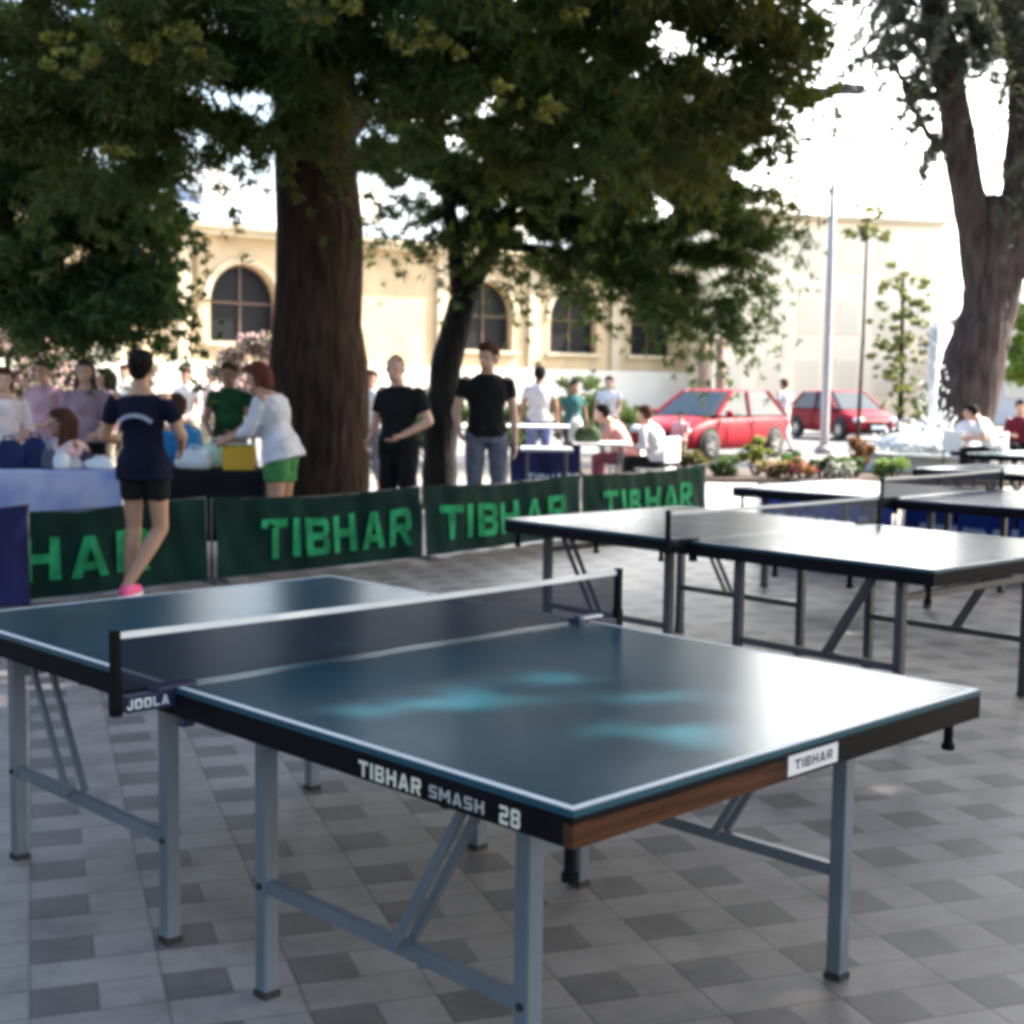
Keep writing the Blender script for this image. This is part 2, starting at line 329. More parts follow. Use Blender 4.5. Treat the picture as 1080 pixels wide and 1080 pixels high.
def half_table(root, y0, flip, near, top, leg, marks=True):
    """one half, 1.525 wide in x and 1.37 long in y, outer end at y0 when not flipped"""
    def Y(t): return y0+t if not flip else y0+1.37-t
    g = .004
    tp = MB().box((.7625, Y(.685), .7525), (1.525, 1.37-2*g, .015)); tp.build('tabletop', top, root, bevel=.0015)
    ln = MB(); zz = .7606; w = .02
    def strip(xa, xb, ta, tb):
        ya, yb = sorted((Y(ta), Y(tb))); ln.add([(xa, ya, zz), (xb, ya, zz), (xb, yb, zz), (xa, yb, zz)], [(0, 1, 2, 3)])
    strip(0.002, w, g+w, 1.37-g); strip(1.525-w, 1.523, g+w, 1.37-g); strip(0.002, 1.523, g+.002, g+w)
    if not near: strip(.761, .764, g+w, 1.37-g)
    ln.build('line_marking', WHITE, root)
    ap = MB()
    za, ha = .7155, .057
    ap.box((.012, Y(.685), za), (.022, 1.36, ha)); ap.box((1.513, Y(.685), za), (.022, 1.36, ha)); ap.box((.7625, Y(1.352), za), (1.478, .022, ha))
    ap.build('apron', BLACK, root, bevel=.001)
    MB().box((.7625, Y(.0165), za), (1.524, .024, ha)).build('end_board', WOOD if near else BLACK, root, bevel=.001)
    s = .042
    for lx in (.125, 1.265):
        for lt in (.235, 1.142):
            lg = MB().box((lx, Y(lt), .358), (s, s, .684)).build('leg', leg, root, bevel=.004)
            MB().box((lx, Y(lt), .008), (s+.006, s+.006, .016)).build('foot', RUBBER, lg)
        MB().bar((lx, Y(.235+s/2), .285), (lx, Y(1.142-s/2), .285), .026, .032).build('rail', leg, root)
        br = MB()
        for dx in (-.028, .028): br.bar((lx+dx, Y(.62), .295), (lx+dx, Y(.38), .685), .014, .02)
        br.build('brace', leg, root)
        for lt in (.235, 1.142):
            for zz_ in (.285, .66): MB().lathe([(0, 0), (.009, 0), (.009, .006), (0, .008)], c=(lx-s/2 if lx < .7 else lx+s/2, Y(lt), zz_), n=8, M=Matrix.Rotation(-PI/2 if lx < .7 else PI/2, 3, 'Y')).build('bolt', RUBBER, root)
    MB().bar((.146, Y(.235), .60), (1.244, Y(.235), .60), .024, .03).build('cross_rail', leg, root)
    for q in ((.055, .06), (1.47, .06), (.19, .55), (.22, 1.0)):
        MB().lathe([(0, .70), (.012, .70), (.012, .618), (.017, .618), (.017, .603), (0, .603)], c=(q[0], Y(q[1]), 0), n=10).build('peg', BLACK, root)
def tennis_table(label, loc, rz, top, leg, near=False, group=None):
    root = thing('table_tennis_table', label, 'table tennis table', loc, rz, group)
    half_table(root, 0, False, near, top, leg); half_table(root, 1.37, True, near, top, leg)
    return root
def net_mat(name, col, open_=.38):
    m = bpy.data.materials.new(name); m.use_nodes = True; n = m.node_tree.nodes; L = m.node_tree.links
    b = n['Principled BSDF']; b.inputs['Base Color'].default_value = (*col, 1); b.inputs['Roughness'].default_value = .9; b.inputs['Specular IOR Level'].default_value = .1
    tr = n.new('ShaderNodeBsdfTransparent'); mx = n.new('ShaderNodeMixShader'); mx.inputs[0].default_value = open_; L.new(b.outputs[0], mx.inputs[1]); L.new(tr.outputs[0], mx.inputs[2]); L.new(mx.outputs[0], n['Material Output'].inputs[0])
    return m
NETM = net_mat('net_cord', (.020, .024, .042), .14); NETW = net_mat('pale_net_cord', (.16, .17, .20), .55)
TAPE = mat('white_tape', (.78, .78, .78), .7, var=.05); NAVY = mat('navy_plastic', (.018, .022, .07), .4)
def tennis_net(label, loc, rz, lettering, cord, group=None):
    root = thing('table_tennis_net', label, 'net', loc, rz, group)
    nb = MB(); x0, x1, z0, z1 = -.145, 1.67, .766, .899; N = 30; vs = []; fs = []
    for i in range(N+1):
        x = x0+(x1-x0)*i/N; vs += [(x, .004*math.sin(i*.9), z0), (x, .002*math.sin(i*.7), (z0+z1)/2), (x, 0, z1-.006*math.sin(PI*i/N))]
    for i in range(N): fs += [(3*i, 3*i+3, 3*i+4, 3*i+1), (3*i+1, 3*i+4, 3*i+5, 3*i+2)]
    nb.add(vs, fs)
    nb.build('net_mesh', cord, root)
    tp = MB(); N = 24
    for i in range(N):
        a = x0+(x1-x0)*i/N; c = x0+(x1-x0)*(i+1)/N
        sa = -.006*math.sin(PI*i/N); sc_ = -.006*math.sin(PI*(i+1)/N)
        tp.bar((a, 0, .904+sa), (c, 0, .904+sc_), .005, .016)
    tp.build('tape', TAPE, root)
    for sx, x in ((-1, -.1525), (1, 1.6775)):
        b = MB(); b.box((x, 0, .835), (.022, .022, .165)); b.box((x, 0, .745), (.026, .028, .075))
        b.build('net_post', BLACK, root, bevel=.003)
        b = MB(); xi = .035 if sx < 0 else 1.49
        b.box(((x+xi)/2-sx*.008, -.001, .7335), (abs(x-xi)-.03, .03, .042) ); 
        b.box((xi+sx*.03, 0, .763), (.11, .05, .012)); b.box((xi+sx*-.005, 0, .683), (.035, .03, .06))
        br = b.build('clamp', NAVY if lettering else BLACK, root, bevel=.002)
        if lettering and sx < 0:
            vs, fs = text_mesh('JOOLA', .115, .024, .03)
            MB().add([(v[0]-.075, -.0185, v[2]+.734) for v in vs], fs).build('lettering', WHITE, br)
        if lettering and sx > 0:
            MB().box((1.535, 0, .7725), (.09, .045, .006)).build('clamp_plate', WHITE, br)
    return root
T1 = tennis_table('nearest dark green table tennis table, worn wooden end board towards the viewer', (0, 0, 0), 0, GREEN_TOP, STEEL, True)
tennis_net('black net with white top tape on the nearest green table', (0, 1.37, 0), 0, True, NETM)
# lettering on the near table: side board and end board
vs, fs = text_mesh('TIBHAR', .20, .034, .03)
MB().add([(-.0012, -v[0]+.52, v[2]+.711) for v in vs], fs).build('side_lettering', mat('cream_letter', (.75, .72, .6), .6), T1)
vs, fs = text_mesh('SMASH', .16, .026, .02)
MB().add([(-.0012, -v[0]+.315, v[2]+.711) for v in vs], fs).build('side_lettering', mat('grey_letter', (.40, .40, .38), .6), T1)
vs, fs = text_mesh('28', .055, .036, .03)
MB().add([(-.0012, -v[0]+.165, v[2]+.711) for v in vs], fs).build('side_lettering', mat('cream_letter', (.75, .72, .6), .6), T1)
st = MB().box((.765, .0036, .7165), (.19, .002, .044)).build('sticker', mat('sticker', (.72, .72, .74), .5, var=.05), T1)
vs, fs = text_mesh('TIBHAR', .145, .022, .02)
MB().add([(v[0]+.765, .0018, v[2]+.7165) for v in vs], fs).build('lettering', mat('black_letter', (.03, .03, .04), .6), st)
MB().add([(-.0012, 2.60, .70), (-.0012, 2.555, .70), (-.0012, 2.555, .725), (-.0012, 2.60, .725)], [(0, 1, 2, 3)]).build('side_sticker', mat('yellow_sticker', (.65, .6, .2), .5), T1)
def trow(label, nlabel, loc, rz, top, leg, cord):
    tennis_table(label, loc, rz, top, leg, False, 'table tennis tables in the row'); c, s = math.cos(rz), math.sin(rz)
    tennis_net(nlabel, (loc[0]-s*1.37, loc[1]+c*1.37, 0), rz, False, cord, 'nets on the tables of the row')
trow('second table tennis table, right behind the nearest one, its top bright with sky', 'net across the second table from the front', (3.60, 1.27, 0), -.04, GREEN_TOP, DSTEEL, NETW)
trow('third table tennis table from the front, by the blue barriers', 'net across the third table from the front', (6.967, 2.057, 0), .017, BLUE_TOP, DSTEEL, NETM)
trow('fourth table tennis table from the front, at the right edge near the fountain', 'net across the fourth table from the front', (10.6, 2.6, 0), .01, GREEN_TOP, DSTEEL, NETM)
trow('farthest table tennis table, right in front of the fountain', 'net across the farthest table of the row', (14.2, 3.9, 0), .02, GREEN_TOP, DSTEEL, NETW)

# ------------------------------------------------------------------ court barriers
def barrier(label, a, b, h, cloth, letters, word='TIBHAR', group='court barriers with brand lettering', tw=.62, th=.30, tx=.5, amp=.02, z_top=None, ph=0):
    a = Vector((a[0], a[1], 0)); b = Vector((b[0], b[1], 0)); L = (b-a).length; ang = math.atan2((b-a).y, (b-a).x)
    root = thing('court_barrier', label, 'barrier', (a+b)/2, ang, group)
    def wy(x, z):
        q = z/h; return -1.5*amp*(.5*math.sin(x*5.3+ph+q*2)+.45*math.sin(x*11.7+2*ph-q*3)+.3*math.sin(x*23+ph*3+q*5))*(.35+1.1*q*(1-q)*2) - .03*(1-q)
    def wz(x, z): return z - (z/h)*.035*(math.sin(PI*(x/L+.5))**2)*(1+.3*math.sin(9*x+ph))
    nx, nz = 60, 12; m = MB(); vs = []; fs = []
    for j in range(nz+1):
        for i in range(nx+1):
            x = -L/2+.02+(L-.04)*i/nx; z = .02+(h-.02)*j/nz; vs.append((x, wy(x, z), wz(x, z)))
    for j in range(nz):
        for i in range(nx): q = j*(nx+1)+i; fs.append((q, q+1, q+nx+2, q+nx+1))
    m.add(vs, fs).build('cloth', cloth, root, smooth=True)
    tv, tf = text_mesh(word, L*tw, th, .035)
    cx = (tx-.5)*L
    MB().add([(v[0]+cx, wy(v[0]+cx, v[2]+h*.47)-.014, wz(v[0]+cx, v[2]+h*.47)) for v in tv], tf).build('lettering', letters, root)
    fr = MB()
    fr.tube([(-L/2, .012, .02), (-L/2, .012, h)], .009, 8); fr.tube([(L/2, .012, .02), (L/2, .012, h)], .009, 8)
    fr.tube([(-L/2, .012, h-.002), (-L/4, .012, h-.024), (0, .012, h-.035), (L/4, .012, h-.024), (L/2, .012, h-.002)], .007, 8)
    for x in (-L/2+.03, L/2-.03): fr.tube([(x, -.16, .012), (x, .18, .012)], .009, 8)
    fr.build('frame', DSTEEL, root, smooth=True)
    return root
DGREEN = mat('dark_green_cloth', (.003, .021, .0175), .95, spec=.15, var=.25, scale=3)
LGREEN = mat('bright_green_print', (.018, .22, .09), .9, var=.35, scale=6, spec=.1)
DNAVY = mat('navy_cloth', (.012, .014, .07), .9, spec=.15, var=.2, scale=3)
BLUEC = mat('blue_cloth', (.03, .07, .42), .65, var=.2, scale=3)
PALE = mat('pale_print', (.30, .38, .60), .7, var=.1)
barrier('dark green barrier at the left, behind the standing woman in navy', (1.55, 7.28), (3.90, 7.42), .64, DGREEN, LGREEN, tx=.385, tw=.80, th=.31, ph=.4)
barrier('dark green barrier with its whole word in view, below the thick tree trunk', (3.95, 7.42), (6.09, 7.50), .63, DGREEN, LGREEN, tx=.57, tw=.73, th=.32, ph=1.7)
barrier('dark green barrier in front of the two men in black shirts', (6.12, 7.50), (8.53, 7.87), .63, DGREEN, LGREEN, tx=.48, tw=.78, th=.31, ph=3.1)
barrier('dark green barrier farthest right, half hidden by the second table', (8.55, 7.88), (11.3, 8.42), .62, DGREEN, LGREEN, tx=.50, tw=.72, ph=4.4)
barrier('navy barrier standing at the left edge of the court', (1.0, 7.02), (2.38, 7.17), .68, DNAVY, PALE, word='TIBHAR', tx=.30, tw=.5, th=.16, ph=2.2)
barrier('navy barrier behind the young man, at the foot of the white tables', P(535, 17)[:2], P(612, 17.2)[:2], .80, DNAVY, PALE, tw=.6, th=.16, tx=.55, ph=.9)
def gx(px, py, z=0):
    d = CF + CR*(px-540)/FPX - CU*(py-540)/FPX; return CAM + d*((z-CAM.z)/d.z)
barrier('bright blue barrier behind the second table, seen under the third one', P(800, 12.6)[:2], P(946, 12.0)[:2], .66, BLUEC, PALE, tw=.7, th=.22, ph=1.2)
barrier('deep blue barrier at the right edge of the photo, beneath the third table', P(953, 11.9)[:2], P(1170, 11.1)[:2], .62, mat('deep_blue_cloth', (.014, .032, .19), .9, spec=.1, var=.2, scale=3), PALE, tw=.8, th=.22, ph=2.9)

# ------------------------------------------------------------------ foliage
def leaf_mesh(name, centers, radii, n, length, width, m, parent, droop=0.0, holes=None, shell=.55, flatz=1.0, aniso=None):
    """many small bent leaf faces spread through clumps"""
    centers = np.array(centers, float); radii = np.array(radii, float)
    if radii.ndim == 1: radii = np.stack([radii, radii, radii*flatz], 1)
    w = (radii[:, 0]*radii[:, 1]*radii[:, 2])**(.72); w /= w.sum()
    idx = rng.choice(len(centers), n, p=w)
    d = rng.normal(size=(n, 3)); d /= np.linalg.norm(d, axis=1)[:, None]
    rr = (shell + (1-shell)*rng.random(n))**1.0 * rng.random(n)**.33
    pos = centers[idx] + d*radii[idx]*rr[:, None]
    if holes is not None:
        keep = np.ones(n, bool); S = np.array(sun_to)
        for hp, hr in holes:
            v = pos-np.array(hp); t = v@S; q = v-t[:, None]*S; keep &= (np.linalg.norm(q, axis=1) > hr*.8+.065) | (t < 0)
        pos = pos[keep]; d = d[keep]; n = len(pos)
    a = rng.normal(size=(n, 3)); a += d*.6; a[:, 2] -= droop; a /= np.linalg.norm(a, axis=1)[:, None]
    b = np.cross(a, rng.normal(size=(n, 3))); b /= np.linalg.norm(b, axis=1)[:, None]
    c = np.cross(a, b)
    L = (length*(.6+.8*rng.random(n)))[:, None]; Wd = (width*(.6+.8*rng.random(n)))[:, None]
    v = np.empty((n, 4, 3))
    v[:, 0] = pos - a*L/2; v[:, 1] = pos + b*Wd/2 + c*Wd*.15; v[:, 2] = pos + a*L/2 - c*Wd*.25; v[:, 3] = pos - b*Wd/2 + c*Wd*.15
    me = bpy.data.meshes.new(name); me.vertices.add(4*n); me.vertices.foreach_set('co', v.reshape(-1))
    me.loops.add(4*n); me.loops.foreach_set('vertex_index', np.arange(4*n, dtype=np.int32))
    me.polygons.add(n); me.polygons.foreach_set('loop_start', np.arange(0, 4*n, 4, dtype=np.int32))
    try: me.polygons.foreach_set('loop_total', np.full(n, 4, dtype=np.int32))
    except Exception: pass
    me.update(calc_edges=True); me.materials.append(m)
    o = bpy.data.objects.new(name, me); COL.objects.link(o); o.parent = parent
    return o
def clumps(env, per, rmin, rmax, flat=.7):
    """env: list of (centre, (rx,ry,rz)); returns clump centres and radii inside them"""
    cs = []; rs = []
    for (c, r), k in zip(env, per):
        for _ in range(k):
            d = Vector((random.gauss(0, 1), random.gauss(0, 1), random.gauss(0, 1))).normalized()*random.random()**.38
            cs.append((c[0]+d.x*r[0], c[1]+d.y*r[1], c[2]+d.z*r[2])); q = random.uniform(rmin, rmax); rs.append((q, q, q*flat))
    return cs, rs
def limb(pts, r0, r1, m, name, parent, n=12, wob=.04):
    pts = [Vector(p) for p in pts]; out = []; rs = []
    for i in range(len(pts)-1):
        for k in range(5):
            t = k/5; out.append(pts[i].lerp(pts[i+1], t))
    out.append(pts[-1]); N = len(out)
    for i, p in enumerate(out):
        t = i/(N-1); r = r0+(r1-r0)*t**.8; rs.append(r*(1+random.uniform(-.06, .06)))
        if 0 < i < N-1: out[i] = p + Vector((random.uniform(-1, 1), random.uniform(-1, 1), 0))*wob*r0
    return MB().tube(out, rs, n).build(name, m, parent, smooth=True)
def bark(name, col, s=1):
    m = bpy.data.materials.new(name); m.use_nodes = True; n = m.node_tree.nodes; L = m.node_tree.links
    b = n['Principled BSDF']; b.inputs['Roughness'].default_value = .95; b.inputs['Specular IOR Level'].default_value = .2
    tc = n.new('ShaderNodeTexCoord'); mp = n.new('ShaderNodeMapping'); mp.inputs['Scale'].default_value = (9*s, 9*s, 1.6*s); L.new(tc.outputs['Object'], mp.inputs[0])
    no = n.new('ShaderNodeTexNoise'); no.inputs['Scale'].default_value = 1.6; no.inputs['Detail'].default_value = 7; L.new(mp.outputs[0], no.inputs['Vector'])
    r = n.new('ShaderNodeValToRGB'); r.color_ramp.elements[0].position = .35; r.color_ramp.elements[1].position = .7
    r.color_ramp.elements[0].color = (*[c*.45 for c in col], 1); r.color_ramp.elements[1].color = (*[c*1.35 for c in col], 1)
    L.new(no.outputs[0], r.inputs[0]); L.new(r.outputs[0], b.inputs['Base Color'])
    bp = n.new('ShaderNodeBump'); bp.inputs['Strength'].default_value = 1; bp.inputs['Distance'].default_value = .06; L.new(no.outputs[0], bp.inputs['Height']); L.new(bp.outputs[0], b.inputs['Normal'])
    return m
BARK = bark('brown_bark', (.045, .026, .020)); BARKD = bark('dark_bark', (.016, .015, .015)); BARKG = bark('grey_brown_bark', (.060, .043, .040), .6)
LEAF1 = mat('dark_needles', (.058, .070, .016), .7, scale=.45, col2=(.028, .078, .018), trans=.32, island=.45)
LEAF2 = mat('green_needles', (.046, .078, .022), .7, scale=.5, col2=(.024, .072, .028), trans=.32, island=.45)
LEAF3 = mat('grey_green_needles', (.038, .046, .034), .7, var=.3, scale=1.5, trans=.2, island=.3)
LEAFY = mat('sun_tinted_leaves', (.13, .14, .03), .6, var=.3, scale=2, trans=.35, island=.35)  # lighter yellow stands in for sunlight on patches of the crown
def E(px, py, depth, wpx, hpx, dd):            # an ellipsoid seen at px,py of that size
    k = depth/FPX; p = P(px, depth, Z(px, py, depth)); return (p, (wpx*k, dd, hpx*k))
def rel(p, b): return (p[0]-b[0], p[1]-b[1], p[2]-b[2])
def envs(lst):
    out = []
    for e in lst:
        p, r = E(*e); q = max(r[0], .2); out.append((p, ((q+r[1])/2, (q+r[1])/2, r[2])))
    return out

def sprays(name, starts, m, parent, per, leaf, lean, jit=.12):
    """hanging sprays: leaves strung along lines that arch out and down"""
    cs = []; rs = []
    for (p, d, ln) in starts:
        p = Vector(p); d = Vector(d).normalized()
        k = max(4, int(ln/.10))
        for i in range(k):
            t_ = i/(k-1); q = p + d*ln*t_ + Vector((0, 0, -1))*ln*.55*t_*t_ + Vector((random.gauss(0, .04), random.gauss(0, .04), random.gauss(0, .04)))
            cs.append(tuple(q)); w_ = jit*(1.25-.7*t_); rs.append((w_*1.3, w_*1.3, w_))
    return leaf_mesh(name, cs, rs, per*len(starts), leaf[0], leaf[1], m, parent, lean, shell=.1)
def fringe(lst, base, m, parent, per, leaf, name='crown_edge', lean=.6):
    """drooping sprays at places seen at px,py (spread dpx,dpy) at a distance"""
    st = []
    for (px, py, dpx, dpy, depth, dd, n, l0, l1, side) in lst:
        for _ in range(n):
            d_ = depth+random.uniform(-dd, dd); x_ = px+random.uniform(-dpx, dpx); y_ = py+random.uniform(-dpy, dpy)
            a = rel(P(x_, d_, Z(x_, y_, d_)), base)
            d = RH*(side if side else random.choice((-1, 1)))*random.uniform(.3, 1)+FH*random.uniform(-.6, .6)+Vector((0, 0, random.uniform(-.9, .1)))
            st.append((a, d, random.uniform(l0, l1)))
    return sprays(name, st, m, parent, per, leaf, lean, .10)
# the thick-trunked tree behind the barriers: crown overhead, hanging low on both sides
b0 = P(334, 14.0)
t = thing('evergreen_tree', 'thick straight-trunked evergreen in the middle left, its trunk behind the barrier', 'tree', b0)
limb([(0, 0, -.05), (.0, .0, .5), (.02, 0, 2.5), (.0, .05, 5.2), (.1, .1, 9)], .60, .34, BARK, 'trunk', t, 24)
def crown(lst, per, rmin, rmax, n, l, w, m, tr, base, droop=0, flat=.6, name='crown', **k):
    cs, rs = clumps(envs(lst), per, rmin, rmax, flat)
    return leaf_mesh(name, [rel(c, base) for c in cs], rs, n, l, w, m, tr, droop, **k)
crown([(40, 60, 12.5, 140, 75, 1.8), (180, 55, 12, 130, 70, 1.8), (300, 50, 12.5, 120, 75, 1.6), (420, 40, 12, 120, 80, 1.6), (540, 40, 12.5, 120, 95, 1.6), (660, 50, 13, 100, 100, 1.6), (745, 60, 13.5, 75, 85, 1.5),
       (250, 120, 12.5, 70, 45, 1.2), (120, 130, 12.5, 100, 60, 1.4), (560, 110, 13, 110, 60, 1.4), (690, 120, 13.5, 80, 55, 1.4),
       (800, 85, 14, 30, 60, .8), (300, -140, 13, 420, 110, 2.6), (640, -120, 13.5, 180, 100, 2.4)],
      [42, 40, 34, 34, 40, 34, 24, 14, 22, 24, 20, 9, 70, 30], .16, .46, 125000, .17, .026, LEAF1, t, b0, .5)
fringe([(250, 150, 90, 25, 12.3, .8, 26, .3, .8, 0), (110, 190, 60, 25, 12.3, .8, 16, .3, .8, 0), (420, 120, 40, 40, 12.3, .8, 14, .3, .8, 0), (560, 150, 90, 30, 12.8, .8, 34, .3, .9, 0), (700, 170, 70, 30, 13.3, .8, 30, .3, .9, 0), (800, 100, 25, 70, 13.8, .8, 40, .3, .8, 1), (780, 20, 30, 30, 13.8, .8, 16, .3, .8, 1)], b0, LEAF1, t, 130, (.14, .018))
for q in ([(0, 0, 4.2), (-1.5, -.6, 5.0), (-3.2, -1.5, 5.2)], [(0, 0, 4.6), (1.6, -.9, 5.2), (3.6, -2.2, 5.4)], [(0, 0, 4.8), (-.6, -1.6, 5.6), (-1.4, -3.6, 5.8)], [(0, 0, 3.6), (1.0, .5, 4.4), (2.6, 1.0, 4.6)]):
    limb(q, .16, .05, BARK, 'branch', t, 10)
crown([(78, 68, 10.6, 26, 26, .4), (160, 50, 10.6, 44, 24, .4), (205, 48, 10.6, 24, 16, .3), (345, 16, 10.7, 40, 18, .4), (525, 112, 10.8, 12, 24, .2), (570, 125, 10.8, 14, 10, .2), (602, 28, 10.8, 8, 16, .2), (140, 165, 10.8, 20, 8, .3), (450, 60, 10.8, 40, 30, .4), (400, 52, 10.8, 8, 6, .2)],
      [10, 12, 6, 7, 4, 3, 3, 3, 5, 2], .03, .10, 1300, .07, .035, LEAFY, t, b0, .4, name='sun_tinted_sprays')
# tree at the left edge, foliage hanging almost to the heads of the people
b1 = P(-60, 15.0)
t = thing('drooping_tree', 'dark tree at the left edge with foliage hanging almost to the heads', 'tree', b1)
limb([(0, 0, -.05), (.05, 0, 1.5), (.2, .1, 3.4), (.1, .0, 7.5)], .36, .16, BARKD, 'trunk', t, 16)
for px, py in ((60, 230), (120, 300), (30, 300)):
    e = rel(P(px, 14.2, Z(px, py, 14.2)), b1); limb([(.15, .05, 3.0), (e[0]*.5, e[1]*.5, 4.3), e], .11, .03, BARKD, 'branch', t, 8)
crown([(60, 190, 14, 100, 70, 1.3), (20, 260, 13.8, 80, 80, 1.3), (95, 270, 14, 70, 70, 1.1), (130, 320, 13.8, 42, 42, .7), (50, 325, 14, 85, 32, .9), (-100, 230, 14.5, 110, 130, 1.8), (100, 215, 14.5, 62, 45, 1.0), (0, 100, 15, 160, 110, 2)],
      [34, 32, 30, 13, 18, 40, 16, 40], .15, .40, 62000, .16, .028, LEAF2, t, b1, .7)
fringe([(150, 300, 28, 60, 13.8, .6, 30, .25, .7, 1), (80, 345, 70, 16, 13.8, .6, 30, .2, .5, 0), (150, 230, 30, 30, 13.8, .6, 14, .3, .7, 1)], b1, LEAF2, t, 100, (.11, .03))
# smaller forked tree behind the two men
b2 = P(462, 17.0)
t = thing('forked_tree', 'dark forked tree between the two men in black shirts', 'tree', b2)
def at2(px, py, d=17.0): return rel(P(px, d, Z(px, py, d)), b2)
limb([(0, 0, -.05), at2(464, 440), at2(468, 390), at2(485, 320)], .22, .17, BARKD, 'trunk', t, 14)
limb([at2(484, 324), at2(478, 270), at2(468, 200), at2(455, 120)], .13, .06, BARKD, 'branch', t)
limb([at2(484, 326), at2(508, 275), at2(540, 210), at2(590, 130)], .14, .06, BARKD, 'branch', t)
limb([at2(520, 260), at2(600, 270), at2(690, 320), at2(780, 364)], .07, .015, BARKD, 'branch', t, 8)
limb([at2(530, 240), at2(620, 190), at2(730, 180)], .08, .02, BARKD, 'branch', t, 8)
crown([(470, 190, 17, 75, 50, 1.2), (560, 190, 17, 90, 65, 1.4), (650, 200, 17, 90, 72, 1.4), (730, 225, 17, 55, 50, 1.1), (620, 262, 16.8, 60, 30, .9), (690, 285, 16.8, 48, 34, .8), (765, 265, 17, 26, 38, .6),
       (415, 175, 17.5, 35, 50, .8), (560, 100, 17, 150, 60, 1.8), (720, 130, 17.5, 85, 60, 1.4), (745, 195, 17, 45, 40, .7), (500, 245, 17, 50, 20, .5)],
      [30, 38, 44, 24, 18, 16, 8, 8, 56, 32, 12, 7], .13, .36, 92000, .19, .024, LEAF2, t, b2, .6)
fringe([(440, 235, 40, 25, 17, .6, 22, .4, .9, 0), (540, 265, 50, 20, 17, .7, 26, .4, .9, 0), (620, 290, 45, 18, 16.8, .6, 26, .4, 1.0, 1), (690, 318, 35, 22, 16.8, .5, 26, .4, 1.1, 1), (770, 290, 25, 35, 17, .5, 26, .4, .9, 1), (755, 345, 20, 8, 16.8, .3, 8, .3, .6, 1), (790, 230, 20, 30, 17, .4, 16, .4, .8, 1)], b2, LEAF2, t, 130, (.14, .018))
# the big cedar on the right
b3 = P(1005, 30.0)
t = thing('cedar_tree', 'big leaning cedar on the right behind the fountain, its trunk forking high up', 'tree', b3)
def at3(px, py, d=30.0): return rel(P(px, d, Z(px, py, d)), b3)
limb([at3(1002, 500), at3(1010, 440), at3(1026, 360), at3(1036, 300), at3(1046, 215)], .86, .42, BARKG, 'trunk', t, 24)
limb([at3(1022, 380), at3(1030, 310), at3(1012, 225), at3(990, 120), at3(965, 20), at3(955, -60)], .50, .24, BARKG, 'trunk_fork', t, 16)
limb([at3(1030, 370), at3(1048, 300), at3(1062, 200), at3(1062, 90), at3(1050, -40)], .52, .26, BARKG, 'trunk_fork', t, 16)
limb([at3(1056, 290), at3(1090, 180), at3(1140, 60)], .45, .2, BARKG, 'branch', t, 12)
for q in ([(975, 60), (930, 30), (890, -30)], [(990, 110), (950, 110), (910, 60)], [(1000, 170), (965, 150), (935, 100)], [(1062, 130), (1040, 60), (1010, 30)]):
    limb([at3(*a) for a in q], .15, .04, BARKG, 'branch', t, 8)
st_ = []
def fan(px, py, n, dpx, dpy, l0, l1, side=-1, dd=1.3):
    for _ in range(n):
        a = at3(px+random.uniform(-dpx, dpx), py+random.uniform(-dpy, dpy), 30+random.uniform(-dd, dd))
        d = RH*side*random.uniform(.3, 1)+FH*random.uniform(-.6, .6)+Vector((0, 0, random.uniform(-.75, .15)))
        st_.append((a, d, random.uniform(l0, l1)))
fan(960, -10, 46, 60, 35, 1.2, 2.6); fan(1010, 10, 36, 50, 35, 1.0, 2.2, 1); fan(1060, 20, 46, 40, 40, 1.0, 2.2, -1); fan(945, 50, 20, 25, 25, .8, 1.8); fan(965, 110, 16, 14, 30, .7, 1.5); fan(975, 165, 10, 10, 16, .5, 1.1)
fan(1075, 110, 34, 14, 55, .8, 1.6, 1); fan(1085, 190, 22, 14, 40, .7, 1.4, -1); fan(915, -20, 14, 20, 15, .8, 1.6); fan(1000, -90, 70, 130, 50, 1.5, 3, 1, 2.5); fan(1020, 70, 10, 18, 16, .6, 1.2)
sprays('crown', st_, LEAF3, t, 150, (.26, .035), 1.0)
# slim young tree and small yellowish one in front of the pale building
b4 = P(946, 36.0)
t = thing('young_tree', 'slim young tree with sparse leaves beside the lamp post, in front of the pale building', 'tree', b4)
def at4(px, py): return rel(P(px, 36, Z(px, py, 36)), b4)
limb([(0, 0, -.05), at4(947, 400), at4(944, 290)], .11, .04, BARKD, 'trunk', t, 8)
crown([(945, 305, 36, 30, 30, .9), (940, 345, 36, 36, 30, 1.0), (948, 385, 36, 36, 34, 1.0), (950, 425, 36, 34, 20, .8)], [26, 34, 36, 22], .06, .20, 2600, .16, .08, mat('olive_leaves', (.10, .12, .06), .6, var=.3, trans=.3, island=.4), t, b4, .3)
b5 = P(903, 40.0)
t = thing('sapling', 'thin yellowish sapling right of the lamp post', 'tree', b5)
limb([(0, 0, -.05), (.1, 0, 3), rel(P(905, 40, Z(905, 235, 40)), b5)], .07, .03, BARKG, 'trunk', t, 8)
crown([(905, 232, 40, 20, 18, .7), (912, 250, 40, 16, 12, .5), (893, 250, 40, 12, 10, .5)], [14, 11, 8], .10, .2, 600, .16, .08, mat('olive_leaves', (.10, .12, .06)), t, b5, .3)
b6 = P(1120, 52.0)
t = thing('broadleaf_tree', 'bright green tree at the right edge behind the cedar trunk', 'tree', b6)
limb([(0, 0, -.05), (.1, 0, 3), (0, 0, 6)], .25, .12, BARKG, 'trunk', t, 8)
